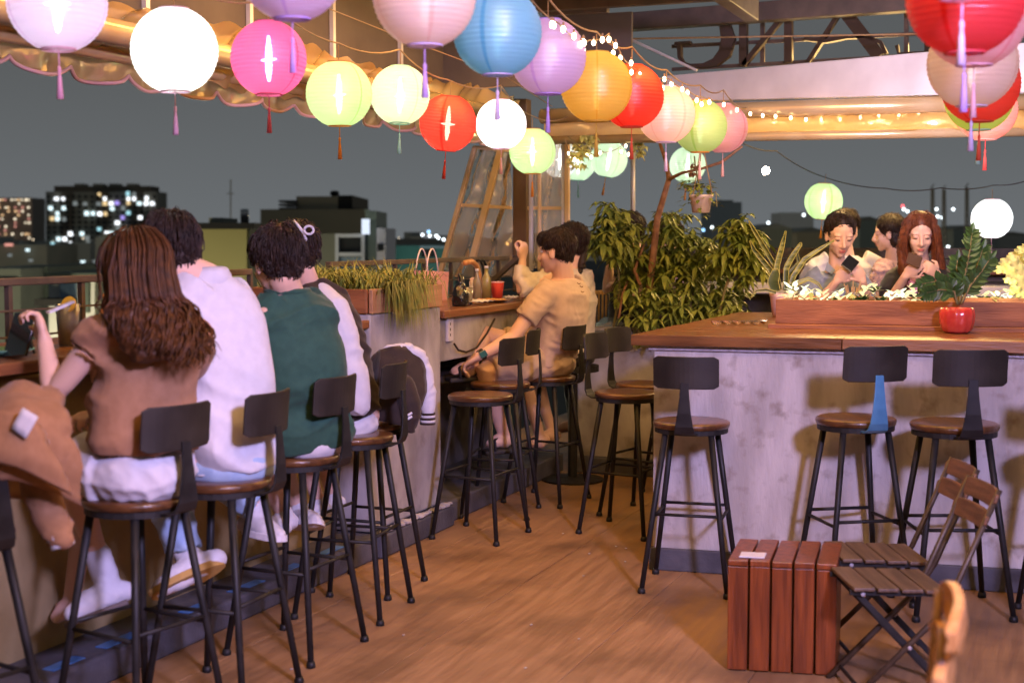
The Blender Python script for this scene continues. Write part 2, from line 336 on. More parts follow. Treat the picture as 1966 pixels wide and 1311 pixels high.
# ================================================================== THE SETTING
# ---- floor: worn brown deck with grain running away from the camera
fm = mat('worn_deck', (0.25, 0.140, 0.066), 0.42, col2=(0.35, 0.208, 0.102), scale=4.2, stretch=(7.5, 0.55, 1), bump=0.15, bscale=14, detail=10, rough2=0.62,
         third=((0.11, 0.060, 0.03), 2.3, 0.47, 0.80))
b = MB()
for i in range(14):
    x0 = -4.1 + i * 0.62
    b.box((x0 + 0.309, 5.4, -0.05), (0.618, 13.6, 0.1))
struct(b.build('floor', fm, bevel=0.002))
b = MB(); b.box((0.2, 5.4, -11.3), (8.8, 13.7, 22.3)); struct(b.build('building_below', concrete_dark))
gm = mat('night_ground', (0.02, 0.022, 0.022), 0.95, col2=(0.035, 0.035, 0.03), scale=0.02, bump=0.2)
b = MB(); b.quad((-2500, -600, -22), (2500, -600, -22), (2500, 3200, -22), (-2500, 3200, -22)); struct(b.build('ground', gm))
# ---- left counter: wall with its ledge, tabletop boards, end block
XC = -3.1
r = root('counter', 'long counter along the left railing with dark wooden top and olive wall', 'counter', (XC, 3.4, 0))
b = MB(); b.box((-3.42, 3.0, 0.54), (0.24, 6.18, 1.08)); b.build('wall', concrete_olive, r, bevel=0.01)
b = MB(); b.box((-3.21, 3.0, 0.055), (0.28, 6.18, 0.11)); b.build('ledge', plinth_m, r, bevel=0.012)
y = -0.1
for L_ in (2.1, 2.05, 2.03):
    for k, xx in enumerate((-3.20, -3.405, -3.61)):
        b = MB(); b.box((xx, y + L_ / 2, 1.135 + 0.001 * k), (0.20, L_ - 0.004, 0.04)); b.build('board', table_wood, r, bevel=0.005)
    y += L_
for yy, l in ((3.85, .16), (4.15, .2), (4.62, .14), (5.0, .22), (5.35, .16), (5.72, .2)):
    b = MB(); b.box((-3.13, yy, 0.112), (0.05, l, 0.003)); b.build('tape', blue_tape, r)
r = root('concrete_block', 'stained concrete pier under the grassy planter at the end of the first counter', 'pier', (-3.4, 6.5, 0))
b = MB(); b.box((-3.47, 6.515, 0.65), (0.72, 0.83, 1.06)); b.build('pier', concrete, r, bevel=0.012)
b = MB(); b.box((-3.44, 6.515, 0.058), (0.80, 0.87, 0.112)); b.build('plinth', plinth_m, r, bevel=0.01)
b = MB()
for i in range(26):
    yy = 6.12 + i * 0.032 + random.uniform(-.01, .01); s = random.uniform(.012, .03)
    b.ell((-3.06, yy, 0.122 + s * .2), (s * 1.2, s, s * .5), nu=7, nv=5)
b.build('mortar_rubble', concrete, r, kind='stuff')
# second counter
r = root('counter', 'second counter beyond the concrete pier holding bottles and a red paper cup', 'counter', (-3.5, 8.0, 0))
b = MB(); b.box((-3.42, 7.90, 0.995), (0.54, 1.94, 0.24)); b.build('fascia', concrete, r, bevel=0.008)
b = MB(); b.box((-3.70, 7.90, 0.49), (0.2, 1.94, 0.76)); b.build('wall', concrete_dark, r)
b = MB(); b.box((-3.40, 7.90, 0.06), (0.62, 1.94, 0.12)); b.build('ledge', plinth_m, r, bevel=0.01)
for k, xx in enumerate((-3.20, -3.42, -3.64)):
    b = MB(); b.box((xx, 7.91, 1.137 + .001 * k), (0.215, 1.95, 0.04)); b.build('board', table_wood, r, bevel=0.005)
b = MB(); b.box((-3.62, 7.9, 0.72), (0.5, 1.9, 0.05)); b.build('foot_shelf', concrete_dark, r)
pw = mat('socket_plate', (0.62, 0.58, 0.58), 0.5)
t = root('power_socket', 'white wall socket plate under the second counter beside the concrete pier', 'socket', JX(863, 632, -3.14))
c_ = JX(863, 632, -3.142)
b = MB(); b.box(c_, (0.02, 0.075, 0.135)); b.build('plate', pw, t, bevel=0.006)
for dz in (-.03, .0, .03): b = MB(); b.box(c_ + V((0.011, -.012, dz)), (0.002, 0.006, 0.014)); b.build('slot', dark_cable, t)
b = MB(); pts = [JX(*p, -3.12) for p in ((872, 660), (880, 672), (895, 676), (915, 668), (935, 640), (950, 612))]; b.tube(pts, 0.006, 6)
tag(b.build('cable', dark_cable), 'dark cable drooping under the second counter', 'cable')
# ---- railing outside the counters
def railing(label, y0, y1, x, ztop):
    r = root('railing', label, 'railing', (x, y0, 0))
    b = MB(); b.beam((x, y0, ztop), (x, y1, ztop), .035, .03); b.build('rail', steel_dark, r, bevel=.004)
    n = int((y1 - y0) / 0.42)
    for i in range(n + 1):
        yy = lerp(y0, y1, i / n); b = MB(); b.beam((x, yy, -.0), (x, yy, ztop - .016), .022, .022, (0, 1, 0)); b.build('post', steel_dark, r)
    for zz in (1.17, 1.27):
        b = MB(); b.beam((x + .02, y0, zz), (x + .02, y1, zz), .008, .008); b.build('wire', steel_dark, r)
railing('dark thin rail with posts behind the near left counter', 2.2, 6.08, -3.76, 1.38)
railing('dark thin rail with posts behind the second counter', 6.95, 9.9, -3.80, 1.40)
# ---- planter with grass on the pier
r = root('planter_box', 'rough wooden planter full of trailing grass on the concrete pier', 'planter', (-3.4, 6.5, 1.18))
b = MB(); b.box((-3.108, 6.515, 1.242), (0.022, 0.82, 0.118)); b.build('plank', plank_y, r, bevel=.004)
b = MB(); b.box((-3.47, 6.095, 1.242), (0.70, 0.022, 0.118)); b.build('plank', plank_red, r, bevel=.004)
b = MB(); b.box((-3.80, 6.515, 1.242), (0.022, 0.80, 0.118)); b.build('plank', plank_y, r)
b = MB(); b.box((-3.47, 6.935, 1.242), (0.70, 0.022, 0.118)); b.build('plank', plank_y, r)
b = MB(); b.box((-3.46, 6.515, 1.235), (0.64, 0.80, 0.10)); b.build('soil', soil_m, r)
b = MB()
for i in range(1500):
    p = V((random.uniform(-3.75, -3.12), random.uniform(6.12, 6.92), 1.28)); a = random.uniform(0, 6.28); L_ = random.uniform(.08, .22)
    d = V((math.cos(a) * .5, math.sin(a) * .5, random.uniform(.5, 1))).normalized(); w = random.uniform(.003, .006); s_ = d.cross(Z3).normalized() * w
    q = p + d * L_ * .55; e_ = q + (d + V((0, 0, -random.uniform(.3, 1.5)))).normalized() * L_ * .5
    b.add([p - s_, p + s_, q + s_ * .8, e_, q - s_ * .8], [(0, 1, 2, 4), (4, 2, 3)])
for i in range(420):      # tuft spilling over the front
    p = V((-3.10, random.gauss(6.40, .10), random.uniform(1.27, 1.31))); L_ = random.uniform(.08, .26); o_ = V((random.uniform(.02, .09), random.uniform(-.06, .06), 0))
    w = .004; s_ = V((0, w, 0)); q = p + o_ + V((0, 0, .03)); e_ = q + V((o_.x * .4, o_.y, -L_))
    b.add([p - s_, p + s_, q + s_, e_, q - s_], [(0, 1, 2, 4), (4, 2, 3)])
b.build('grass', grass_m, r, kind='stuff')
# ---- rear planter wall behind the aisle, bush inside
r = root('planter_wall', 'low concrete planter wall at the back of the aisle below the big shrub', 'wall', (-2.3, 8.8, 0))
b = MB(); b.box((-2.42, 8.95, 0.53), (1.16, 0.14, 0.86)); b.build('wall', concrete, r, bevel=.01)
b = MB(); b.box((-2.42, 8.93, 0.055), (1.20, 0.2, 0.11)); b.build('plinth', plinth_m, r, bevel=.008)
b = MB(); b.box((-1.84, 9.45, 0.50), (0.06, 0.86, 0.88)); b.build('side', concrete, r)
b = MB(); b.box((-2.42, 9.45, 0.46), (1.08, 0.84, 0.84)); b.build('soil', soil_m, r)
b = MB(); P = [JY(1125, 636, 8.86), JY(1216, 634, 8.86), JY(1185, 612, 9.3), JY(1160, 608, 9.3)]
b.hexa([p - V((0, 0, .012)) for p in P], P); tag(b.build('cover_sheet', mat('slate_glass', (0.12, 0.13, 0.14), 0.2, coat=.3)), 'grey slanted sheet lying on the back planter wall', 'sheet')
# ---- bar: base, plinth, trim, board top
BO = V((-1.775, 6.36, 0)); BU = V((0.9953, 0.0965, 0)); BV = V((0.02, 1, 0)).normalized()
def bp_(u, v, z): return BO + BU * u + BV * v + V((0, 0, z))
def bbox(u0, u1, v0, v1, z0, z1):
    m = MB(); m.hexa([bp_(u0, v0, z0), bp_(u1, v0, z0), bp_(u1, v1, z0), bp_(u0, v1, z0)], [bp_(u0, v0, z1), bp_(u1, v0, z1), bp_(u1, v1, z1), bp_(u0, v1, z1)]); return m
bar = root('bar_counter', 'wide concrete bar with a wooden top on the right', 'bar', bp_(1.5, 1, 0))
bbox(0, 3.4, 0, 2.0, 0.10, 1.035).build('base', plaster, bar, bevel=.008)
bbox(-.012, 3.4, -.016, 2.01, 0.0, 0.105).build('plinth', plinth_m, bar, bevel=.006)
bbox(-.02, 3.4, -.022, 2.02, 1.03, 1.052).build('edge_trim', trim_metal, bar, bevel=.003)
us = [(-.085, 0.86), (0.863, 1.95), (1.953, 3.4)]
for k, (u0, u1) in enumerate(us): bbox(u0, u1, -.075, .03, 1.054, 1.104).build('board', bar_wood if k == 0 else bar_wood_light, bar, bevel=.004)
v = .033
for k in range(9):
    bbox(-.085 + .004 * (k % 2), 3.4, v, v + .222, 1.056, 1.103 + .001 * (k % 3)).build('board', bar_wood, bar, bevel=.003); v += .2245
# planter on the bar
pb = root('planter_box', 'long reddish wooden planter with glowing leaf lights standing on the bar top', 'planter', bp_(1.5, .8, 1.105))
PU0 = 0.44; PV0 = 0.555
bbox(PU0, 3.3, PV0, PV0 + .022, 1.128, 1.246).build('plank', plank_red, pb, bevel=.003)
bbox(PU0 - .03, 3.3, PV0 - .03, PV0 + .02, 1.104, 1.127).build('skirting', plank_red, pb, bevel=.003)
bbox(PU0, PU0 + .022, PV0 + .024, PV0 + .46, 1.106, 1.246).build('plank', plank_red, pb, bevel=.003)
bbox(PU0, 3.3, PV0 + .462, PV0 + .484, 1.106, 1.246).build('plank', plank_red, pb, bevel=.003)
bbox(PU0 + .024, 3.28, PV0 + .024, PV0 + .46, 1.106, 1.205).build('soil', soil_m, pb)
# ---- back benches and parapet at the far right
r = root('back_bench', 'dark slatted bench back along the far parapet on the right', 'bench', (-1.2, 12, 0))
for k in range(6):
    b = MB(); b.box((-0.9, 12.0, 0.96 + .092 * k), (4.4, .03, .086)); b.build('plank', steel_dark, r, bevel=.004)
b = MB(); b.box((-0.9, 11.93, 1.27), (4.4, .2, .035)); b.build('cap_board', plank_red, r, bevel=.004)
for xx in (-3, -1.6, -.2, 1.2): b = MB(); b.box((xx, 12.05, .72), (.06, .06, 1.44)); b.build('post', steel_dark, r)
r = root('back_table', 'long pale topped table along the far parapet behind the two women', 'table', (-1.2, 11.2, 0))
b = MB(); b.box((-1.0, 11.25, 1.15), (4.2, .45, .075)); b.build('tabletop', white_board, r, bevel=.006)
for xx in (-2.9, -1.6, -.3, 1.0): b = MB(); b.box((xx, 11.3, .555), (.06, .06, 1.11)); b.build('leg', steel_dark, r)
b = MB(); b.box((-1.0, 11.55, .55), (4.4, .1, 1.1)); tag(b.build('parapet_wall', concrete_dark), 'dark parapet wall under the far back table', 'wall')
# ---- roof: dark ceiling boards, steel beams, hanger rods
r = root('roof', 'dark ceiling over the aisle with brown steel beams and thin hanger rods', 'roof', (-3, 6, 3.0))
for k in range(6):
    b = MB(); b.box((-3.02, 1.2 + 1.32 * k, 3.03), (2.4, 1.31, .03)); b.build('panel', ceil_m, r)
for k in range(5):
    b = MB(); b.box((-3.0, 1.9 + 1.62 * k, 2.975), (2.36, .06, .07)); b.build('beam', steel_dark, r, bevel=.004)
b = MB(); b.box((-1.86, 4.7, 2.95), (.09, 8.3, .14)); b.build('beam', steel_dark, r, bevel=.006)
b = MB(); b.box((-4.16, 4.7, 2.99), (.05, 8.3, .05)); b.build('beam', steel_gold, r, bevel=.004)
b = MB(); b.box((-4.03, 5.2, 2.785), (.03, 7.6, .45)); b.build('soffit_board', ceil_m, r)
b = MB(); b.box((-3.36, 9.03, 2.785), (1.36, .03, .45)); b.build('soffit_board', ceil_m, r)
for yy in (4.7, 5.6, 6.5, 7.4, 8.3):
    b = MB(); b.box((-4.0, yy, 2.78), (.025, .03, .46)); b.build('mullion', steel_white, r)
def px_slab(name, m, pts, y0, th, par=None, bev=.006):    # a member whose face was sighted at distance y0 (or per-corner distance)
    ys = y0 if isinstance(y0, (list, tuple)) else [y0] * 4
    A = [JY(p[0], p[1], yy) for p, yy in zip(pts, ys)]; B = [a + V((0, th, 0)) for a in A]
    mm = MB(); mm.hexa(A, B); return mm.build(name, m, par, bevel=bev)
r = root('roof_frame', 'dark steel beams crossing above the rear of the terrace', 'frame', (-1, 9.8, 2.9))
px_slab('beam', steel_dark, [(1142, 62), (1142, 30), (1990, -40), (1990, 4)], 9.9, .12, r)
px_slab('beam', steel_dark, [(1040, 30), (1040, 16), (1165, 10), (1165, 24)], 8.7, .06, r)
px_slab('beam', steel_dark, [(1110, 150), (1110, 60), (1172, 64), (1172, 148)], 10.0, .08, r)
tb = MB(); tb.tube([JY(1100, 77, 9.6), JY(2000, 62, 9.6)], .006, 6); tb.build('rod', cable_m, r)
tb = MB(); tb.tube([JY(1214, 78, 9.6), JY(1338, 136, 9.6)], .010, 6); tb.build('rod', steel_white, r)
tb = MB(); tb.tube([JY(640, 74, 8.3), JY(790, 76, 8.3)], .006, 6); tb.build('rod', cable_m, r)
# ---- sign seen from behind: LANG
sg = root('roof_sign', 'cut out metal roof sign reading LANG seen from behind above the white fascia', 'sign', JY(1530, 80, 10.2))
def letter(strokes, px0, px1, top0, top1, bot0, bot1):
    b = MB(); Y = 10.2
    for pts, w in strokes:
        P = []
        for (a, c) in pts:
            px = lerp(px0, px1, a); py = lerp(lerp(bot0, bot1, a), lerp(top0, top1, a), c); P.append(JY(px, py, Y))
        ww = w if isinstance(w, list) else [w] * len(P)
        k = len(P); R = []
        for i in range(k):
            t = (P[min(i + 1, k - 1)] - P[max(i - 1, 0)]).normalized(); n_ = V((0, 1, 0)).cross(t).normalized() * ww[i] / 2; d = V((0, .035, 0))
            R.append([P[i] - n_ - d, P[i] + n_ - d, P[i] + n_ + d, P[i] - n_ + d])
        b.rings(R)
    b.build('letter', mat('brown_sign_metal', (0.055, 0.038, 0.028), 0.65, spec=.2), sg)
arcG = [(.04, .80), (.12, .93), (.3, 1.0), (.5, 1.02), (.72, .97), (.9, .8), (.97, .5), (.9, .22), (.72, .05), (.5, 0), (.25, .01), (.1, .08), (.04, .2), (.03, .48)]
letter([(arcG, [.02, .02, .02, .025, .05, .08, .10, .09, .06, .03, .025, .025, .025, .03]), ([(-.05, .48), (.25, .48)], .022)], 1302, 1402, 36, 28, 130, 124)
letter([([(.04, 0), (.04, 1)], .055), ([(.96, 0), (.96, 1)], .055), ([(.96, 1), (.04, 0)], .035)], 1424, 1518, 28, 20, 126, 121)
letter([([(.0, -.0), (.48, 1.0)], .03), ([(.48, 1.0), (1, 0)], .085), ([(-.05, .46), (.25, .38), (.55, .43), (.8, .42), (1.02, .28), (1.1, .05)], .025)], 1552, 1688, 22, 12, 120, 110)
letter([([(.85, 0), (.85, 1)], .085), ([(.85, .02), (.1, .02), (.05, .2)], .025)], 1718, 1800, 12, 6, 108, 104)
for (a, b_) in (((1290, 134), (1830, 103)), ((1290, 90), (1830, 62))):
    tb = MB(); tb.beam(JY(*a, 10.24), JY(*b_, 10.24), .02, .025); tb.build('rail', steel_dark, sg)
tb = MB(); tb.beam(JY(1464, 126, 10.28), JY(1464, 20, 10.28), .03, .03, (0, 1, 0)); tb.build('strut', steel_dark, sg)
tb = MB(); tb.beam(JY(1740, 106, 10.28), JY(1740, -6, 10.28), .03, .03, (0, 1, 0)); tb.build('strut', steel_dark, sg)
# ---- white fascia and rolled awning across the rear
tag(px_slab('fascia_board', white_board, [(1278, 196), (1278, 146), (1996, 80), (1996, 178)], [9.7, 9.7, 8.9, 8.9], .06), 'wide white fascia board under the roof sign', 'fascia')
r = root('rear_awning', 'rolled up cream awning tube with clear plastic flap across the rear', 'awning', JY(1500, 230, 9.3))
for (ya, yb, rad, m_, nm) in ((212, 200, .052, steel_gold, 'roller_tube'), (258, 258, .030, steel_gold, 'lower_bar')):
    tb = MB(); tb.tube([JY(1040, ya + 12, 9.4), JY(2010, yb - 6, 9.1)], rad, 16); tb.build(nm, m_, r, smooth=True)
A = JY(1046, 232, 9.4); B = JY(2010, 210, 9.1); C_ = JY(1046, 262, 9.4); D = JY(2010, 258, 9.1); R = []
for i in range(60):
    t = i / 59; ring = []
    for j in range(6):
        s = j / 5; p = A.lerp(B, t).lerp(C_.lerp(D, t), s); p += V((0, -.03 * math.sin(s * 3.1) + .012 * math.sin(t * 61 + s * 3) + .006 * math.sin(t * 140), 0)); ring.append(p)
    R.append(ring)
b = MB(); b.rings(R, cap=False, closed=False); b.build('plastic_flap', clear_gold, r, smooth=True)
# ---- left awning: roller, gutter, clear scalloped valance with pink hem
aw = root('side_awning', 'rolled awning along the left roof edge with clear scalloped valance and pink hem', 'awning', (-3.8, 6, 2.4))
b = MB(); b.tube([(-3.72, 2.2, 2.40), (-3.72, 9.6, 2.40)], .055, 18); b.build('roller_tube', steel_gold, aw, smooth=True)
b = MB(); b.tube([(-3.86, 2.2, 2.335), (-3.86, 9.6, 2.335)], .032, 14); b.build('lower_bar', steel_gold, aw, smooth=True)
gp = [(0, 0), (.16, .01), (.17, .05), (.165, .05), (.152, .02), (.006, .012)]
b = MB(); R = [[V((-3.98 + x, yy, 2.47 + z)) for x, z in gp] for yy in (2.2, 9.7)]; b.rings(R); b.build('gutter', steel_white, aw)
R = []
for i in range(220):
    yy = 2.3 + i * 7.3 / 219; ring = []
    for j in range(8):
        s = j / 7; ring.append(V((-3.66 - .23 * s + .026 * math.sin(yy * 9 + s * 4) + .012 * math.sin(yy * 23 + 2 * s), yy, 2.52 - .22 * s + .022 * math.sin(s * 9 + yy * 2.3) + .012 * math.sin(yy * 31))))
    R.append(ring)
b = MB(); b.rings(R, cap=False, closed=False); b.build('gathered_plastic', clear_gold, aw, smooth=True)
def scal(y): s = abs(math.sin(math.pi * (y - .12) / .37)); return 2.262 - .052 * s ** .8
R = []; H_ = []
N_ = 420
for i in range(N_):
    yy = 2.3 + i * 7.4 / (N_ - 1); zb = scal(yy); xx = -3.90 + .022 * math.sin(yy * 11) + .010 * math.sin(yy * 27)
    R.append([V((xx + (.01 - .03 * s) * math.sin(yy * 17 + 4 * s), yy, lerp(2.335, zb, s))) for s in (0, .25, .5, .75, 1)]); H_.append(R[-1][-1])
b = MB(); b.rings(R, cap=False, closed=False); b.build('valance', clear_gold, aw, smooth=True)
b = MB(); b.tube(H_, .009, 6); b.build('hem', mat('pink_hem', (0.62, 0.36, 0.34), 0.45, col2=(.66, .42, .34), scale=4), aw, smooth=True)
# ---- corner: brown column, slanted gold frames with clear plastic, white pole
px_slab('column', mat('brown_column', (0.12, 0.065, 0.025), 0.5, col2=(.16, .09, .04), scale=5), [(984, 560), (984, 190), (1011, 190), (1011, 560)], 9.9, .10)
tag(bpy.data.objects['column'], 'brown steel column in the corner beside the clear plastic screens', 'column')
sc_ = root('plastic_screen', 'slanted gold framed clear plastic wind screen left of the brown column', 'screen', JY(900, 400, 9.6))
gold_frame = mat('gold_frame', (0.68, 0.45, 0.20), 0.35, col2=(.74, .52, .28), scale=8, metal=.3)
for pts, w in (([(842, 535), (912, 283)], .032), ([(905, 505), (962, 285)], .045)):
    b = MB(); b.beam(JY(*pts[0], 9.6), JY(*pts[1], 9.6), w, .04, (0, 1, 0)); b.build('frame_post', gold_frame, sc_, bevel=.004)
for pts in (([(884, 394), (982, 399)]), ([(910, 283), (985, 290)])):
    b = MB(); b.beam(JY(*pts[0], 9.62), JY(*pts[1], 9.62), .03, .025); b.build('crossbar', gold_frame, sc_)
R = []
for i in range(24):
    t = i / 23; a0 = JY(lerp(914, 843, t), lerp(284, 532, t), 9.64); a1 = JY(983, lerp(284, 532, t), 9.64)
    R.append([a0.lerp(a1, k / 15) + V((0, .018 * math.sin(k * 1.1 + t * 5) + .01 * math.sin(t * 19 + k), 0)) for k in range(16)])
b = MB(); b.rings(R, False, False); b.build('sheet', clear_grey, sc_, smooth=True)
sc2 = root('plastic_screen', 'upright gold framed clear plastic screen right of the brown column', 'screen', JY(1050, 380, 9.8))
for x_, w, m_ in ((1020, .026, steel_white), (1036, .022, gold_frame), (1089, .035, gold_frame), (1081, .018, steel_white)):
    b = MB(); b.beam(JY(x_, 520, 9.8), JY(x_, 262, 9.8), w, .03, (0, 1, 0)); b.build('frame_post', m_, sc2, bevel=.003)
for y_ in (264, 400): b = MB(); b.beam(JY(1014, y_, 9.82), JY(1092, y_, 9.82), .03, .025); b.build('crossbar', gold_frame, sc2)
R = []
for i in range(16):
    t = i / 15; R.append([JY(lerp(1016, 1088, k / 9), lerp(268, 515, t), 9.84) + V((0, .012 * math.sin(k * 1.3 + t * 8), 0)) for k in range(10)])
b = MB(); b.rings(R, False, False); b.build('sheet', clear_grey, sc2, smooth=True)
b = MB(); b.tube([JY(1215, 470, 10.6), JY(1215, 268, 10.6)], .019, 12); tag(b.build('white_pole', steel_white, smooth=True), 'slim white pole rising behind the big shrub', 'pole')
b = MB(); b.beam(JY(940, 545, 9.3), JY(1000, 490, 9.3), .05, .03); tag(b.build('brace', steel_dark), 'dark diagonal brace behind the bottles on the second counter', 'brace')
sl = root('bamboo_screen', 'small golden slatted screen behind the seated man in tan', 'screen', JY(1160, 590, 9.6))
for i in range(9):
    b = MB(); x_ = 1128 + i * 7; b.tube([JY(x_, 634, 9.75), JY(x_ + 1, 558, 9.75)], .008, 8); b.build('slat', mat('bamboo', (.42, .24, .07), .5, col2=(.5, .32, .12), scale=15), sl, smooth=True)
b = MB(); b.beam(JY(1124, 562, 9.78), JY(1196, 560, 9.78), .02, .03); b.build('rail', gold_frame, sl)
# ================================================================== THE CITY BEYOND
win_dark = mat('window_dark', (0.012, 0.015, 0.017), 0.25)
def glow(k, c, s): return emis('lit_window_' + k, c, s)
lit = [glow('cool', (0.75, 0.95, 1.0), 1.5), glow('white', (0.9, 0.95, 1.0), 1.9), glow('teal', (0.45, 0.85, 0.95), 1.0), glow('warm', (1.0, 0.72, 0.36), 1.0), glow('dim', (0.55, 0.62, 0.62), .35), glow('violet', (0.45, 0.35, 1.0), 1.0)]
tower_wall = mat('tower_wall', (0.20, 0.19, 0.155), 0.9, col2=(0.26, 0.25, 0.21), scale=.05)
tower_dark = mat('tower_recess', (0.085, 0.07, 0.05), 0.9, col2=(.11, .09, .07), scale=.05)
def rect(name, m, x0, y0, x1, y1, d, depth, par, push=0):
    P = [J(x0, y1, d), J(x1, y1, d), J(x1, y0, d), J(x0, y0, d)]; f = V((FW.x, FW.y, 0)).normalized()
    P = [p + f * push for p in P]; q = [p + f * depth for p in P]
    mm = MB(); mm.hexa([P[0], P[1], q[1], q[0]], [P[3], P[2], q[2], q[3]]); return mm.build(name, m, par)
def building(label, x0, y0, x1, y1, d, depth, m, group=None, cat='building', base=True):
    r = root('building', label, cat, J((x0 + x1) / 2, y1, d), group)
    if base: f = J(x0, y0, d); yb = 455 + (CAMH + 22) * FPX / d * 1.02; rect('wall', m, x0, y0, x1, yb, d, depth, r)
    else: rect('wall', m, x0, y0, x1, y1, d, depth, r)
    return r
t = building('tall dark apartment tower with many lit windows and crenellated roof', 88, 368, 301, 520, 600, 18, tower_wall)
rect('roof_cap', tower_dark, 101, 357, 288, 369, 600, 14, t, 2)
for x in (137, 173, 204, 238): rect('roof_box', tower_wall, x, 352, x + 17, 358, 600, 8, t, 4)
for x0, x1 in ((118, 141), (186, 209), (252, 276)): rect('recess_bay', tower_dark, x0, 369, x1, 520, 600, 1, t, -.5)
wme = MB().box((0, 0, 0), (1, 1, 1)).mesh('window', False)
fr = V((FW.x, FW.y, 0)).normalized(); Mf = Matrix((RT, fr, Z3)).transposed()
def window(px, py, d, w, h, m, par, nm='window'):
    o = link(nm, wme, m, None, shared=True); o.parent = par; o.location = J(px, py, d) - WL[par.name] - fr * .4
    o.rotation_euler = (0, 0, YAW); o.scale = (w * d / FPX, .5, h * d / FPX)
LIT = [(109, 382, 1), (122, 382, 1), (98, 400, 0), (123, 400, 0), (111, 410, 0), (101, 420, 3), (111, 420, 0), (124, 421, 4), (202, 382, 1), (247, 382, 1), (258, 382, 1), (246, 372, 2), (258, 373, 4), (191, 374, 3), (202, 391, 3), (190, 392, 4), (214, 391, 1), (225, 390, 5), (247, 390, 3), (268, 391, 0), (282, 381, 1), (281, 391, 1), (293, 391, 1), (216, 401, 0), (237, 400, 4), (247, 409, 2), (167, 410, 0), (179, 410, 0), (192, 411, 1), (203, 411, 3), (236, 418, 5), (270, 418, 1), (226, 428, 1), (228, 438, 4), (191, 440, 2), (136, 449, 1), (158, 449, 0), (206, 448, 1), (215, 448, 0), (240, 446, 0), (113, 459, 0), (125, 459, 1), (136, 468, 1), (168, 457, 4), (170, 466, 4), (193, 459, 0), (205, 461, 2), (204, 466, 0), (102, 468, 2), (160, 477, 0), (181, 476, 1), (170, 486, 3), (192, 486, 3), (103, 486, 0), (88, 489, 0), (125, 497, 3), (106, 502, 0), (111, 497, 0), (137, 505, 1), (160, 504, 0), (145, 391, 4), (164, 392, 4), (182, 502, 4)]
occ = set()
for (x, y, k) in LIT:
    window(x, y, 599.2, random.uniform(5.5, 9), random.uniform(6.5, 8.5), lit[k], t); occ.add((round(x / 12), round(y / 10)))
for iy in range(14):
    for ix in range(18):
        x = 94 + ix * 11.9; y = 378 + iy * 9.8
        if (round(x / 12), round(y / 10)) in occ: continue
        window(x, y, 599.2, 5.5, 5, win_dark, t)
t = building('hazy tower at the left edge covered in warm window lights', -40, 380, 62, 520, 900, 25, mat('hazy_tower_wall', (0.24, 0.20, 0.165), .9))
warm = [glow('amber', (1, .62, .32), 1.2), glow('cream', (1, .85, .62), 1.6), glow('rose', (1, .42, .34), .9)]
for iy in range(13):
    for ix in range(11):
        if random.random() < (.85 if iy == 0 else .42): window(-8 + ix * 6.4 + random.uniform(-1, 1), 384 + iy * 7.3, 898, random.uniform(2.5, 4.5), random.uniform(2.5, 4), random.choice(warm[:2] + warm[:2] + warm[2:]), t)
low = mat('low_city', (0.16, 0.17, 0.15), 0.95, col2=(.22, .21, .18), scale=.1)
t = building('dark low rise block in front of the hazy left tower', -60, 470, 90, 520, 420, 30, low)
for x, y, k in ((14, 470, 2), (22, 470, 2), (54, 480, 3), (20, 490, 4), (60, 500, 4)): window(x, y, 419, 7, 5, [warm[0], warm[2], warm[2], lit[0], lit[4]][k], t)
wall_green = mat('pale_green_wall', (0.18, 0.20, 0.165), .9, col2=(.14, .16, .135), scale=.8); wall_teal = mat('dark_teal_wall', (0.055, 0.075, 0.062), .9, col2=(.07, .09, .075), scale=.7)
wall_olive = mat('olive_wall', (0.30, 0.28, 0.115), .9, col2=(.26, .245, .10), scale=.4); wall_dark = mat('dark_block_wall', (0.17, 0.155, 0.11), .9, col2=(.21, .19, .14), scale=.3)
wall_grey = mat('grey_block_wall', (0.15, 0.16, 0.13), .9, col2=(.12, .13, .11), scale=.4); frame_w = mat('white_window_frame', (0.40, 0.44, 0.52), .7); wall_lit = mat('pale_house_wall', (0.42, 0.43, 0.40), .9)
roof_black = mat('black_roof_edge', (0.010, 0.010, 0.010), .9); glass_blue = mat('blue_glass', (0.12, 0.19, 0.28), .3)
t = building('pale green house wall low at the left edge', -60, 516, 40, 700, 40, 6, wall_green); rect('ledge', wall_teal, -60, 540, 40, 544, 40, .3, t, -.3)
t = building('dark teal house beside the pale green wall', 41, 512, 92, 700, 42, 6, wall_teal)
t = building('low pale house with blue window behind the seated woman', 94, 531, 182, 700, 36, 6, wall_lit); rect('roof', wall_teal, 92, 524, 200, 533, 36, 7, t, -.3); rect('window', glass_blue, 119, 543, 150, 575, 36, .2, t, -.15); rect('shutter', wall_teal, 158, 543, 174, 600, 36, .2, t, -.15); rect('awning', roof_black, 92, 571, 150, 584, 36, 1.2, t, -1.0)
t = building('teal boxy roof shed behind the pale house', 125, 513, 158, 540, 70, 6, mat('teal_shed', (.10, .16, .15), .9))
t = building('olive windowless block with black roof edge and water tank', 384, 438, 474, 560, 34, 5, wall_olive); rect('roof_edge', roof_black, 380, 428, 492, 440, 33.8, 6, t, -.2); rect('side_wall', wall_grey, 474, 438, 490, 560, 34, 5, t, .3); rect('roof_box', wall_grey, 384, 417, 410, 428, 34, 2, t, 1)
tank = MB(); tank.lathe([(.0, 0), (.105, 0), (.105, .34), (.09, .37), (0, .38)], J(455, 430, 34) + fr * 1, 16); tank.build('water_tank', mat('steel_tank', (.35, .35, .36), .25, metal=.8), t, smooth=True)
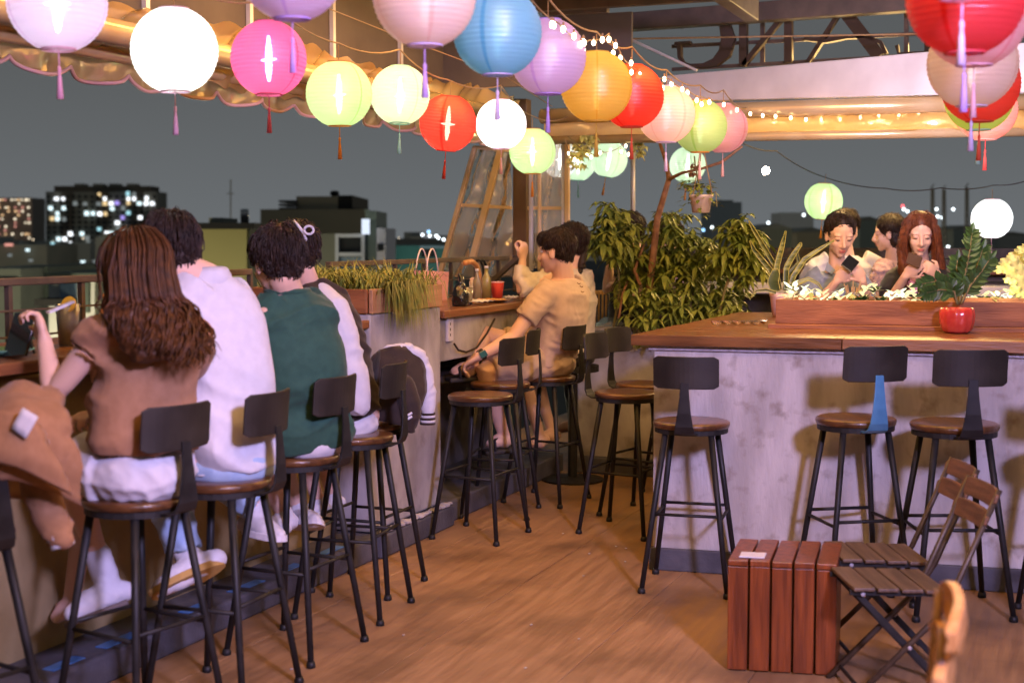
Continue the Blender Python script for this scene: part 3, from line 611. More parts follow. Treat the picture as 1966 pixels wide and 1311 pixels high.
b = MB(); b.tube([J(443, 430, 60), J(443, 345, 60)], .03, 6); b.tube([J(436, 372, 60), J(450, 372, 60)], .02, 5); tag(b.build('antenna_mast', low), 'thin antenna mast above the olive block', 'antenna')
t = building('bulky dark building with stepped louvred roof', 500, 402, 700, 520, 70, 12, wall_dark)
rect('upper_storey', wall_dark, 563, 376, 645, 404, 70, 10, t, 1); rect('roof_end', roof_black, 644, 374, 672, 404, 70, 8, t, 1)
for i in range(4): rect('louvre', roof_black, 532, 384 + i * 7, 566, 388 + i * 7, 70, 3, t, .5)
b = MB(); b.lathe([(0, 0), (.18, .02), (.25, .15), (.18, .28), (0, .3)], J(628, 374, 70) + fr * 3, 12); b.build('dish', roof_black, t, smooth=True)
t = building('grey building with white framed windows behind the grass planter', 590, 449, 644, 560, 45, 6, wall_grey)
rect('window_wall', win_dark, 645, 450, 699, 560, 45, 4, t, .3)
for y in (449, 485, 520): rect('frame', frame_w, 644, y, 700, y + 7, 45, .3, t, -.1)
for x in (644, 694): rect('frame', frame_w, x, 449, x + 6, 560, 45, .28, t, -.06)
rect('pane', glass_blue, 652, 494, 692, 519, 45, .1, t, .2)
t = building('slim teal stair tower beside the white framed windows', 703, 405, 722, 560, 46, 4, mat('teal_tower', (.16, .22, .22), .8)); rect('lamp_panel', emis('lamp_panel', (.75, .85, 1), 1.1), 697, 421, 711, 450, 45, .2, t, -.4)
t = building('white lit block at the end of the grey building', 723, 438, 740, 560, 45, 4, mat('lit_white_block', (.50, .52, .62), .8)); rect('window', win_dark, 725, 468, 737, 482, 45, .2, t, -.1)
t = building('low turquoise roofed house left of the plastic screen', 752, 472, 860, 560, 80, 10, mat('turquoise_wall', (.09, .22, .20), .9, col2=(.12, .26, .24), scale=.3)); rect('window', win_dark, 808, 478, 836, 494, 80, .3, t, -.2); rect('band', frame_w, 806, 472, 862, 477, 80, .4, t, -.3)
t = building('dark distant block left of the corner screen', 742, 458, 1010, 480, 300, 40, low)
b = MB()
for i in range(50):
    x = random.uniform(-100, 2100); y = random.uniform(443, 470); w = random.uniform(20, 90); d = random.uniform(350, 900)
    P = [J(x, 500, d), J(x + w, 500, d), J(x + w, y, d), J(x, y, d)]; q = [p + fr * 20 for p in P]; b.hexa([P[0], P[1], q[1], q[0]], [P[3], P[2], q[2], q[3]])
    if random.random() < .4:
        P = [J(x + w * .3, y, d), J(x + w * .6, y, d), J(x + w * .6, y - random.uniform(3, 12), d), J(x + w * .3, y - 6, d)]; q = [p + fr * 10 for p in P]; b.hexa([P[0], P[1], q[1], q[0]], [P[3], P[2], q[2], q[3]])
o = b.build('far_city', mat('far_city_wall', (.26, .27, .25), .95, col2=(.36, .36, .32), scale=.02)); o['kind'] = 'stuff'; o['label'] = 'dark low city blocks along the horizon'
t = building('dim box shaped tower above the shrub', 1368, 388, 1424, 470, 320, 20, mat('dim_tower', (.38, .40, .39), .9)); rect('roof_box', low, 1378, 384, 1410, 389, 320, 10, t, 2)
t = building('pair of dim hazy blocks left of the woman in blue', 1500, 408, 1562, 470, 500, 20, mat('dim_tower_hazy', (.62, .62, .6), .9))
for k, (x0, y0, x1, c) in enumerate(((1462, 440, 1520, (.16, .17, .13)), (1530, 446, 1590, (.30, .26, .17)), (1650, 424, 1690, (.2, .23, .2)), (1830, 440, 1890, (.2, .22, .2)), (1900, 452, 1990, (.3, .3, .27)))):
    t = building(['dark low house roof behind the snake plant', 'dim tan low house behind the woman in blue', 'dark block between the two women', 'dark house under the hanging white lantern', 'low grey house at the right edge'][k], x0, y0, x1, 520, 150 + 20 * k, 12, mat('house_wall' + 'abcde'[k], c, .9))
    P = [J(x0 - 5, y0, 150 + 20 * k), J(x1 + 5, y0, 150 + 20 * k)]; mm = MB(); mid = (P[0] + P[1]) / 2 + V((0, 0, .6)); f_ = fr * 12
    mm.add([P[0], P[1], mid, P[0] + f_, P[1] + f_, mid + f_], [(0, 1, 2), (3, 5, 4), (0, 2, 5, 3), (1, 4, 5, 2)]); mm.build('roof', low, t)
# steel masts and street lights
for lab, x, y in (('tall lattice mast behind the woman with long auburn hair', 1790, 362), ('second lattice mast right of the first', 1812, 364), ('thin lattice mast left of the white lantern', 1856, 360)):
    b = MB()
    for dx in (-3, 3): b.tube([J(x + dx, 470, 120), J(x + dx * .6, y, 120)], .09, 5)
    for i in range(10): yy = lerp(465, y, i / 9); b.tube([J(x - 3, yy, 120), J(x + 3, yy - 8, 120)], .05, 4)
    tag(b.build('lattice_mast', mat('mast_steel', (.05, .05, .05), .8)), lab, 'mast', 'steel masts in the far distance')
bulbme = MB().ell((0, 0, 0), (1, 1, 1), nu=10, nv=8).mesh('glow_bulb')
def far_light(x, y, d, rpx, m, label, hal=None):
    o = link('distant_lamp', bulbme, m, None, shared=True); o.location = J(x, y, d); s = rpx * d / FPX; o.scale = (s, s, s)
    return tag(o, label, 'lamp', 'distant city lights')
gl = {'w': emis('far_lamp_white', (.85, .95, 1), 6), 'b': emis('far_lamp_blue', (.3, .6, 1), 4), 'o': emis('far_lamp_orange', (1, .55, .22), 4), 'r': emis('far_lamp_red', (1, .1, .12), 4), 'h': emis('flood_lamp', (1, .80, .62), 90)}
far_light(1470, 328, 60, 6, gl['h'], 'glaring white floodlight shining in the night sky right of the lanterns')
for x, y, k, lab in ((755, 447, 'w', 'small white city light left of the dark tree top'), (811, 451, 'w', 'white city light, first of the cluster by the screen'), (823, 445, 'b', 'bluish city light atop the cluster by the screen'), (825, 453, 'w', 'brightest white city light in the cluster by the screen'), (838, 453, 'w', 'white city light, fourth in the cluster by the screen'), (842, 457, 'w', 'white city light, lowest in the cluster by the screen'), (852, 460, 'w', 'faint white city light beside the slanted screen'), (740, 456, 'o', 'small orange city light beside the white block'),
        (1350, 442, 'b', 'blue city light behind the big shrub'), (1367, 437, 'w', 'white city light right of the big shrub'), (1735, 402, 'w', 'white city light left of the auburn haired woman'), (1742, 406, 'w', 'second white city light left of the auburn haired woman'), (1733, 396, 'r', 'red light above the white pair'), (1798, 402, 'w', 'white lamp below the first lattice mast'), (1830, 402, 'w', 'white lamp below the thin mast'), (1800, 416, 'w', 'wide white lamp beside the auburn hair'), (1808, 418, 'w', 'bright white lamp beside the auburn hair'), (1543, 413, 'w', 'faint white lamp left of the green lantern'), (1475, 428, 'w', 'faint white lamp behind the snake plant'), (1820, 474, 'w', 'low white lamp right of the auburn hair'), (1908, 486, 'w', 'low white lamp under the white lantern'), (1232, 424, 'w', 'white blurred lamp behind the shrub top'),
        (55, 512, 'w', 'white lamp on a low roof at far left')):
    far_light(x, y, 200, 2.6 if k != 'w' else 2.3, gl[k], lab)
b = MB()
for i in range(60): p = J(random.uniform(0, 2000), random.uniform(452, 470), 600); b.ell(p, (.3, .3, .3), nu=6, nv=4)
o = b.build('tiny_city_lights', emis('tiny_lights', (1, .8, .55), 2.5)); o['kind'] = 'stuff'; o['label'] = 'scattered tiny lights of the far city'
# ================================================================== LANTERNS
RL = 0.15
NR = 22
prof = []
a0 = 0.34
for i in range(NR * 4 + 1):
    a = lerp(-math.pi / 2 + a0, math.pi / 2 - a0, i / (NR * 4)); k = (i % 4) / 4
    rr = RL * (1 - .017 * math.sin(math.pi * k) ** 1.0); prof.append((rr * math.cos(a), RL * math.sin(a)))
bm_ = MB(); bm_.lathe(prof, n=40, cap=False); shade_me = bm_.mesh('lantern_shade')
ro = RL * math.cos(math.pi / 2 - a0); zo = RL * math.sin(math.pi / 2 - a0)
def ringmesh(z):
    m = MB(); m.lathe([(ro - .003, z - .003), (ro + .003, z - .003), (ro + .003, z + .003), (ro - .003, z + .003), (ro - .003, z - .003)], n=28, cap=False); return m.mesh('ring', False)
ring_t, ring_b = ringmesh(zo), ringmesh(-zo)
m_ = MB(); m_.tube([(-ro, 0, zo), (0, 0, zo + .004), (ro, 0, zo)], .002, 5); m_.tube([(0, 0, zo), (0, 0, zo + .075)], .0022, 5); hang_me = m_.mesh('hanger')
m_ = MB(); m_.tube([(0, 0, -zo), (0, 0, -zo - .055)], .0022, 5); m_.tube([(-ro, 0, -zo), (ro, 0, -zo)], .002, 5); str_me = m_.mesh('tassel_string')
m_ = MB(); m_.lathe([(.002, -zo - .05), (.0055, -zo - .056), (.0055, -zo - .066), (.004, -zo - .07), (.0065, -zo - .09), (.0105, -zo - .15), (.002, -zo - .15)], n=12); tas_me = m_.mesh('tassel')
m_ = MB(); m_.tube([(0, 0, .085), (0, 0, .03), (0, 0, -.05), (0, 0, -.085)], [.005, .013, .013, .006], 10, roundcap=True); m_.tube([(-.035, 0, -.005), (0, 0, -.005), (.035, 0, -.005)], [.003, .009, .003], 8, roundcap=True); bulb_me = m_.mesh('bulb')
LM = {k: lantern_mat('lantern_' + k, c, tr) for k, (c, tr) in dict(white=((.86, .86, .84), .12), lilac=((.80, .62, .80), .24), pink=((.86, .12, .28), .26), lime=((.62, .84, .38), .09), mint=((.74, .90, .60), .09), red=((.80, .055, .03), .22),
    purple=((.78, .60, .92), .07), blush=((.92, .74, .72), .07), blue=((.30, .66, .90), .07), yellow=((.90, .66, .12), .07), scarlet=((.90, .10, .05), .10), rose=((.92, .52, .54), .12), crimson=((.84, .06, .07), .08), peach=((.92, .74, .64), .12), green=((.66, .86, .22), .10)).items()}
BULB = {}
def bulbmat(s):
    if s not in BULB: BULB[s] = emis('lantern_bulb_%d' % s, (0.86, 0.95, 1.0), s)
    return BULB[s]
tassel_cols = dict(white=(.62, .36, .46), lilac=(.72, .36, .5), pink=(.7, .12, .25), lime=(.66, .25, .03), mint=(.3, .6, .42), red=(.7, .06, .04), purple=(.45, .30, .72), blush=(.55, .45, .72), blue=(.55, .45, .68), yellow=(.6, .4, .05), scarlet=(.6, .08, .03), rose=(.7, .4, .45), crimson=(.7, .06, .08), peach=(.7, .55, .66), green=(.4, .7, .5))
TM = {k: mat('tassel_' + k, c, .7, col2=tuple(x * .8 for x in c), scale=200) for k, c in tassel_cols.items()}
cord_m = mat('lantern_cord', (.30, .17, .06), .6)
def lantern(kind, px, py, dia, label, group, power=0, tilt=0, tass=None, ang=None):
    d = FPX * 2 * RL / dia; p = J(px, py, d)
    r = root('paper_lantern', label, 'lantern', p, group, world=False)
    r.rotation_euler = (tilt, tilt * .6, random.uniform(0, 6.28) if ang is None else ang)
    o = link('shade', shade_me, LM[kind], r, shared=True); link('ring', ring_t, TM[kind], r, shared=True); link('ring', ring_b, TM[kind], r, shared=True)
    link('hanger', hang_me, cord_m, r, shared=True); link('tassel_string', str_me, TM[tass or kind], r, shared=True); link('tassel', tas_me, TM[tass or kind], r, shared=True)
    power = power or 5
    if power: link('bulb', bulb_me, bulbmat(power), r, shared=True)
    return p
gL = 'lit lanterns along the left counter'; gC = 'unlit lanterns down the middle aisle'; gR = 'unlit lanterns in the right hand string'; gF = 'lit lanterns at the far side'
rowL = [lantern(*a) for a in (
    ('lilac', 110, 5, 190, 'pale lilac lit lantern at the upper left corner', gL, 42, .03), ('white', 335, 97, 166, 'glowing white lantern, nearest the pale lilac one', gL, 120), ('pink', 516, 113, 146, 'hot pink lantern with bright cross shaped bulb', gL, 75, .02),
    ('lime', 651, 181, 128, 'lime green lit lantern with orange tassel', gL, 40, -.02), ('mint', 768, 183, 115, 'mint white lit lantern between the lime and red ones', gL, 36, .05), ('red', 860, 237, 110, 'red lit lantern with slanted bright bulb', gL, 70, .12),
    ('white', 962, 239, 98, 'glowing white lantern right of the red one', gL, 120), ('lime', 1022, 291, 90, 'small lime lit lantern in front of the plastic screens', gL, 44))]
rowF = [lantern(*a) for a in (('white', 1075, 306, 72, 'white lit lantern half hidden behind the screen post', gF, 45, .1), ('mint', 1110, 315, 66, 'small mint lit lantern under the hanging leaves', gF, 40), ('mint', 1169, 306, 72, 'mint lit lantern left of the white pole', gF, 38, .15, 'lime'),
    ('mint', 1320, 317, 70, 'mint lit lantern crossed by the bare branch', gF, 38, .1, 'lime'), ('lime', 1581, 387, 73, 'yellow green lit lantern above the woman in blue', gF, 46, .06), ('white', 1904, 420, 78, 'white lit lantern hanging at the far right over the parapet', gF, 100))]
rowC = [lantern(*a) for a in (
    ('purple', 560, -62, 206, 'purple unlit lantern cut by the top edge', gC, 0, .0, None, .6), ('blush', 815, -8, 200, 'blush pink unlit lantern cut by the top edge', gC, 0, 0, 'purple', .9), ('blue', 955, 62, 172, 'sky blue unlit lantern with darker seams', gC, 0, 0, None, .35), ('purple', 1052, 110, 148, 'purple unlit lantern right of the blue one', gC, 0, 0, None, .2),
    ('yellow', 1145, 167, 138, 'mustard yellow unlit lantern', gC), ('scarlet', 1213, 185, 124, 'scarlet unlit lantern right of the yellow one', gC), ('blush', 1279, 220, 112, 'blush unlit lantern below the fairy lights', gC), ('lime', 1344, 243, 104, 'pale green unlit lantern in the middle string', gC, 0, 0, 'rose'), ('rose', 1388, 246, 96, 'rose unlit lantern, last of the middle string', gC))]
rowR = [lantern(*a) for a in (
    ('lilac', 1850, -128, 258, 'lilac lantern above the top edge showing only its tassel', gR, 0, 0, 'blue'), ('crimson', 1854, -6, 226, 'big crimson lantern, nearest of the right hand string', gR, 0, 0, 'purple'), ('rose', 1872, 30, 200, 'rose lantern just behind the big crimson one', gR), ('peach', 1867, 122, 172, 'peach lantern under the crimson one', gR, 0, 0, 'blue'),
    ('scarlet', 1882, 162, 150, 'scarlet lantern behind the peach one', gR), ('green', 1880, 187, 132, 'bright green lantern behind the scarlet one', gR), ('rose', 1893, 212, 118, 'mauve pink lantern, lowest of the right hand string', gR, 0, 0, 'crimson'))]
def cable(name, label, P, r=.004, sag=.03, m=None, ext=None):
    pts = []
    P = [V(p) for p in P]
    for i in range(len(P) - 1):
        for k in range(6): t = k / 6; pts.append(P[i].lerp(P[i + 1], t) - V((0, 0, sag * 4 * t * (1 - t))))
    pts.append(P[-1]); b = MB(); b.tube(pts, r, 6); return tag(b.build(name, m or cable_m, smooth=True), label, 'cable')
upv = V((0, 0, .225))
cable('cable', 'tan cable carrying the lit lanterns along the left counter', [rowL[0] + upv + V((.1, -1.4, .05))] + [p + upv for p in rowL] + [J(1090, 225, 9.6)])
cable('cable', 'second tan wire running just above the left lantern cable', [rowL[0] + upv + V((.15, -1.4, .12))] + [p + upv + V((.03, 0, .05)) for p in rowL[2::2]] + [J(1060, 205, 9.6)], .003, .0)
cable('cable', 'tan cable carrying the unlit lanterns down the middle', [rowC[0] + upv + V((0, -1.5, .05))] + [p + upv for p in rowC] + [J(1432, 208, 9.2)])
cable('cable', 'cable carrying the right hand lantern string', [rowR[0] + upv + V((0, -.6, 0))] + [p + upv for p in rowR] + [J(1900, 188, 9.2)])
cable('cable', 'thin dark wire with the two far lanterns over the parapet', [J(1425, 275, 10.6), J(1490, 290, 10.8), J(1581, 340, 11.2), J(1700, 362, 11), J(1806, 361, 10.8), J(1908, 356, 10.5), J(1990, 340, 10.4)], .004, .02, dark_cable)
# fairy lights
fb = MB(); fb.ell((0, 0, 0), (.009, .009, .013), nu=8, nv=6); fb_me = fb.mesh('bulb'); fs = MB(); fs.tube([(0, 0, .012), (0, 0, .026)], .004, 6); fs_me = fs.mesh('socket')
def fairy(label, P, n, jit, loc, sagg=.03):
    r = root('fairy_lights', label, 'string lights', loc); pts = []; P = [V(p) for p in P]
    for i in range(len(P) - 1):
        for k in range(5): t = k / 5; pts.append(P[i].lerp(P[i + 1], t) - V((0, 0, sagg * 4 * t * (1 - t))))
    pts.append(P[-1]); b = MB(); b.tube(pts, .003, 5); b.build('wire', cable_m, r)
    for i in range(n):
        t = (i + .5) / n * (len(pts) - 1); k = int(t); p = pts[k].lerp(pts[k + 1], t - k) + V((random.uniform(-jit, jit), random.uniform(-jit, jit), random.uniform(-jit, jit * .3) - .012))
        for me, m2, nm in ((fb_me, bulb_m, 'bulb'), (fs_me, cable_m, 'socket')): o = link(nm, me, m2, None, shared=True); o.parent = r; o.location = p - WL[r.name]
fairy('warm fairy lights wound along the middle lantern cable', [J(1020, 0, 4.9), J(1072, 45, 5.2), J(1108, 72, 5.5), J(1132, 78, 5.7), J(1168, 66, 5.9), J(1188, 95, 6.2), J(1206, 122, 6.4), J(1240, 140, 6.6), J(1284, 152, 6.9), J(1320, 172, 7.3), J(1345, 186, 7.6), J(1400, 194, 8.2), J(1428, 212, 8.8)], 34, .035, J(1200, 120, 6.3), .01)
fairy('row of warm fairy lights along the rear awning tube', [J(1428, 212, 9.1), J(1496, 219, 9.1), J(1580, 225, 9.05), J(1684, 217, 9.0), J(1790, 209, 8.95), J(1960, 200, 8.8)], 14, .004, J(1650, 215, 9), .01)
fairy('tangle of fairy lights in the leaves by the corner screen', [J(1085, 268, 9.5), J(1100, 300, 9.5), J(1128, 286, 9.6), J(1150, 292, 9.6), J(1206, 270, 9.8), J(1216, 292, 9.9)], 9, .03, J(1130, 285, 9.5))
# ================================================================== STOOLS
def make_stool():
    r = root('bar_stool', '', 'bar stool', (0, 0, 0), world=False)
    b = MB(); b.lathe([(.0, .742), (.10, .742), (.158, .743), (.168, .738), (.170, .730), (.166, .716), (.0, .716)], n=36); b.build('seat', seat_wood, r, smooth=True)
    b = MB(); b.lathe([(.150, .716), (.162, .716), (.162, .694), (.150, .694), (.150, .716)], n=32, cap=False); b.lathe([(0, .7155), (.15, .7155), (.15, .709), (0, .709)], n=24); b.build('seat_ring', metal_black, r)
    for sx_ in (-1, 1):
        for sy in (-1, 1):
            b = MB(); a = V((sx_ * .098, sy * .098, .712)); e_ = V((sx_ * .186, sy * .186, .012)); b.tube([a, a.lerp(e_, .5), e_], [.0140, .0126, .0112], 12)
            leg = b.build('leg', metal_black, r, smooth=True)
            b = MB(); b.lathe([(.013, 0), (.017, .002), (.017, .012), (.0135, .024)], e_ - V((0, 0, .012)), 12); b.build('foot_cap', metal_black, leg, smooth=True)
    zc = .325; h = .098 + (.186 - .098) * (.712 - zc) / .70
    for k in range(4):
        p = [V((-h, -h, zc)), V((h, -h, zc)), V((h, h, zc)), V((-h, h, zc))]; dz = V((0, 0, .02 * (k % 2)))
        b = MB(); b.tube([p[k] + dz, p[(k + 1) % 4] + dz], .0072, 8); b.build('stretcher', metal_black, r, smooth=True)
    # curved flat spine, broad under the seat and narrow at the top
    path = [(.05, .703), (.13, .702), (.185, .704), (.213, .716), (.226, .742), (.229, .80), (.226, .87), (.222, .93)]; wd = [.10, .10, .095, .088, .078, .058, .042, .034]
    R = []
    for i, ((x, z), w) in enumerate(zip(path, wd)):
        a = V((path[max(i - 1, 0)][0], 0, path[max(i - 1, 0)][1])); c = V((path[min(i + 1, 7)][0], 0, path[min(i + 1, 7)][1])); t = (c - a).normalized(); n_ = V((t.z, 0, -t.x)) * .0035
        p = V((x, 0, z)); y = V((0, w / 2, 0)); R.append([p - y - n_, p + y - n_, p + y + n_, p - y + n_])
    b = MB(); b.rings(R); b.build('spine', metal_black, r, bevel=.0015)
    R = []
    for i in range(15):
        s = (i / 14 - .5) * 2; y = s * .140; x = .216 - .040 * s * s; edge = .012 * max(0, abs(s) - .86) / .14
        tang = V((-.08 * s, .14, 0)).normalized(); n_ = V((tang.y, -tang.x, 0)) * .006
        zz = [(.902 + edge, -.004), (.97, 0), (1.042 - edge, .006)]
        ring = [V((x + dx, y, z)) + n_ for z, dx in zz] + [V((x + dx, y, z)) - n_ for z, dx in reversed(zz)]
        R.append(ring)
    b = MB(); b.rings(R); br = b.build('backrest', metal_back, r, bevel=.003)
    return r
proto = make_stool()
_s2 = JZ(1643, 801, .785); _s3 = JZ(1832, 811, .785)
STOOLS = [((-2.86, 3.06), 168, 'black bar stool at the left edge with a camel coat over its back', 'L'), ((-2.71, 3.70), 168, 'bar stool under the woman in brown and white shorts', 'L'), ((-2.64, 4.07), 181, 'bar stool under the man in the white shirt', 'L'), ((-2.68, 4.63), 176, 'bar stool under the man in the green sweater', 'L'),
          ((-2.73, 5.19), 186, 'bar stool under the girl in the brown and white jacket', 'L'), ((-2.86, 5.58), 180, 'bar stool with a varsity jacket hung on its back', 'L'), ((-2.81, 6.76), 175, 'empty wooden bar stool nearest the pier of the second counter', 'L'), ((-2.94, 7.36), 190, 'empty bar stool in front of the seated man in tan', 'L'), ((-2.83, 7.82), 172, 'bar stool under the man in the tan tee', 'L'),
          ((-2.14, 7.15), -8, 'bar stool at the left end of the bar turned to the right', 'R'), ((-2.17, 7.62), -14, 'second bar stool at the left end of the bar, further back', 'R'), ((-2.12, 8.25), 215, 'farthest bar stool behind the left end of the bar', 'R'),
          ((-1.53, 6.11), 96, 'bar stool at the left corner of the bar front', 'B'), ((_s2.x, _s2.y), 122, 'middle bar stool at the bar front with bright blue lit spine', 'B'), ((_s3.x, _s3.y), 111, 'bar stool at the bar front behind the folding chairs', 'B'), ((0.06, 6.08), 100, 'bar stool cut by the right edge at the bar front', 'B')]
grp = dict(L='bar stools along the left counters', R='bar stools at the left end of the bar', B='bar stools along the bar front')
for i, ((x, y), a, lab, g) in enumerate(STOOLS):
    s = proto if i == 0 else copy_thing(proto, lab)
    s['label'] = lab; s['group'] = grp[g]; s.location = (x, y, 0); s.rotation_euler.z = math.radians(a - 180)
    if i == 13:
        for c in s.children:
            if c.name.startswith('spine'): c.data = c.data.copy(); c.data.materials[0] = mat('blue_reflection_steel', (.10, .30, .55), .35, metal=.5, col2=(.13, .36, .62), scale=20); c['label'] = 'bright blue spine'  # blue reflection put into this spine's base colour
    if i in (13, 14): s.scale = ((1.0, 1.0, 1.06), (1.06, 1.06, 1.06))[i - 13]
# ================================================================== SLATTED CRATE TABLE
cr = root('crate_table', 'low reddish slatted wooden crate used as a side table beside the folding chairs', 'crate table', (-.93, 5.13, 0))
CO = V((-1.10, 4.945, 0)); cu = V((.985, .17, 0)); cv = V((-.10, .995, 0)).normalized()
def cbox(u0, u1, v0, v1, z0, z1):
    m = MB(); q = lambda u, v, z: CO + cu * u + cv * v + V((0, 0, z))
    m.hexa([q(u0, v0, z0), q(u1, v0, z0), q(u1, v1, z0), q(u0, v1, z0)], [q(u0, v0, z1), q(u1, v0, z1), q(u1, v1, z1), q(u0, v1, z1)]); return m
for k in range(5):
    u = k * .0775; cbox(u, u + .070, 0, .020, .005, .380 + .002 * (k % 2)).build('slat', crate_wood, cr, bevel=.003)
    cbox(u, u + .070, -.006, .37, .3835, .4035 + .0015 * (k % 2)).build('slat', crate_wood, cr, bevel=.003)
    cbox(u, u + .070, .345, .365, .005, .380).build('slat', crate_wood, cr, bevel=.003)
for k in range(4):
    cbox(.362, .380, .025 + k * .08, .095 + k * .08, .005, .380).build('slat', crate_wood, cr, bevel=.003); cbox(.0, .018, .025 + k * .08, .095 + k * .08, .005, .380).build('slat', crate_wood, cr, bevel=.003)
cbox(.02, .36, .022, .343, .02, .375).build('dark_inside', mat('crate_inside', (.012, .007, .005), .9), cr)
b = cbox(.035, .125, .03, .11, .4055, .411); tag(b.build('tissue', c_white, bevel=.002), 'small crumpled white tissue on the crate table', 'tissue')
# ================================================================== FOLDING CHAIRS
chair_metal = mat('brown_chair_metal', (.055, .038, .026), .45, col2=(.085, .06, .04), scale=25, metal=.3)
def make_chair(nm, slm, bkm):
    r = root('folding_chair', '', 'folding chair', (0, 0, 0), world=False)      # faces -x, back at +x
    for k in range(4):
        b = MB(); b.box((-.15 + .094 * k, 0, .452 - .004 * k), (.084, .36, .016)); b.build('slat', slm, r, bevel=.005)
    for sy in (-1, 1):
        b = MB(); b.beam((-.20, sy * .15, .436), (.19, sy * .15, .426), .014, .02); b.build('seat_rail', metal_black, r)
        b = MB(); P = [V((.37, sy * .165, .835)), V((.20, sy * .165, .44)), V((.13, sy * .165, .33)), V((-.20, sy * .165, .0))]; b.tube(P, .0125, 8); b.build('back_upright', chair_metal, r, smooth=True)
        b = MB(); b.beam((-.17, sy * .135, .43), (.24, sy * .135, .0), .011, .024); b.build('leg', metal_black, r, bevel=.002)
        b = MB(); b.ell((.03, sy * .178, .222), (.009, .006, .009), nu=8, nv=6); b.build('rivet', trim_metal, r); b = MB(); b.ell((-.15, sy * .158, .43), (.009, .006, .009), nu=8, nv=6); b.build('rivet', trim_metal, r)
    for x, z in ((-.15, .05), (.20, .045)):
        b = MB(); b.tube([(x, -.16, z), (x, .16, z)], .008, 8); b.build('cross_rod', metal_black, r)
    for k, (x, z) in enumerate(((.357, .80), (.321, .715))):
        R = []
        for i in range(11):
            s = (i / 10 - .5) * 2; y = s * .185; hx = .036 * math.sqrt(max(.15, 1 - max(0, abs(s) - .7) ** 2 / .1)); xx = x - .018 * s * s + .012
            R.append([V((xx - .008 - hx * .28, y, z - hx)), V((xx + .006 - hx * .28, y, z - hx)), V((xx + .006 + hx * .28, y, z + hx)), V((xx - .008 + hx * .28, y, z + hx))])
        b = MB(); b.rings(R); b.build('back_slat', bkm, r, bevel=.003)
    return r
p_ = JZ(1708, 1112, .385); ch = make_chair('c', slat_wood, back_slat_wood); ch['label'] = 'brown slatted folding chair just right of the crate table, nearer one'; ch['group'] = 'folding chairs by the crate table'; ch.location = (p_.x, p_.y, 0); ch.rotation_euler.z = math.radians(23); ch.scale = (.86, .86, .86)
c2 = copy_thing(ch, 'brown slatted folding chair behind the nearer folding chair'); p_ = JZ(1684, 1060, .385); c2.location = (p_.x, p_.y, 0); c2.rotation_euler.z = math.radians(22)
c3 = root('wooden_chair', 'varnished pale orange wooden chair at the bottom edge seen edge on', 'chair', (0, 0, 0), world=False)
for (zc, hh, xx) in ((.815, .080, .02), (.725, .095, .0)):
    R = []
    for i in range(15):
        q = (i / 14 - .5) * 2; y = q * .19; x = xx - .022 * q * q; e_ = hh / 2 * (1 - max(0, abs(q) - .55) ** 2 * 2.6)
        R.append([V((x - .012, y, zc - e_)), V((x + .010, y, zc - e_)), V((x + .016, y, zc)), V((x + .010, y, zc + e_)), V((x - .012, y, zc + e_)), V((x - .006, y, zc))])
    b = MB(); b.rings(R); b.build('back_slat', orange_wood, c3, bevel=.004)
for sy in (-1, 1):
    b = MB(); b.tube([(-.015, sy * .15, .83), (-.03, sy * .155, .46), (.04, sy * .17, 0)], [.009, .013, .012], 10); b.build('back_upright', back_slat_wood, c3, smooth=True); b = MB(); b.tube([(-.42, sy * .16, .44), (-.44, sy * .165, 0)], [.016, .012], 10); b.build('leg', back_slat_wood, c3, smooth=True)
b = MB(); b.box((-.24, 0, .455), (.42, .38, .03)); b.build('seat', orange_wood, c3, bevel=.01)
p_ = J(1808, 1190, 2.62); c3.rotation_euler.z = math.radians(6); c3.location = (p_.x + .0, p_.y + .16, 0)
c3.location.z = 0
# ================================================================== THINGS ON THE COUNTERS
zt = 1.158
b = MB(); p = JX(884, 596, -3.22); p.z = zt
bag = MB(); bag.sweep([(p + V((0, 0, .0)), .052, .045), (p + V((0, 0, .05)), .058, .05), (p + V((0, 0, .10)), .045, .04), (p + V((.005, 0, .135)), .022, .02), (p + V((0, .01, .165)), .026, .018), (p + V((-.01, .0, .185)), .012, .01)], V((0, 1, 0)), 2.2, 14)
me = remesh(bag, .008, 2, (.006, 60, 3)); tag(link('plastic_bag', me, black_gloss), 'knotted shiny black plastic bag on the second counter', 'bag')
def bottle(x, y, hgt, rad, m, label, capm, dx=-3.34):
    p = JX(x, y, dx); p.z = zt; r = root('bottle', label, 'bottle', p)
    k = hgt; b = MB(); b.lathe([(0, 0), (rad, .002), (rad, .55 * k), (rad * .9, .66 * k), (rad * .42, .8 * k), (rad * .38, .93 * k), (rad * .38, .94 * k), (0, .94 * k)], p, 18); b.build('glass', m, r, smooth=True)
    b = MB(); b.lathe([(rad * .44, .93 * k), (rad * .44, k), (0, k)], p, 14, cap=True); b.build('cap', capm, r, smooth=True)
amber = mat('yellow_drink', (.45, .40, .16), .12, trans=.35, coat=.5); clearish = mat('bottle_glass', (.42, .38, .30), .1, trans=.5, coat=.5)
bottle(916, 575, .20, .026, clearish, 'clear bottle with white cap, left of the yellow one', c_white); bottle(934, 572, .215, .030, amber, 'pale yellow drink bottle with white cap by the red cup', c_white)
p = JX(955, 570, -3.32); p.z = zt; r = root('paper_cup', 'red paper cup with pale rim on the second counter', 'cup', p)
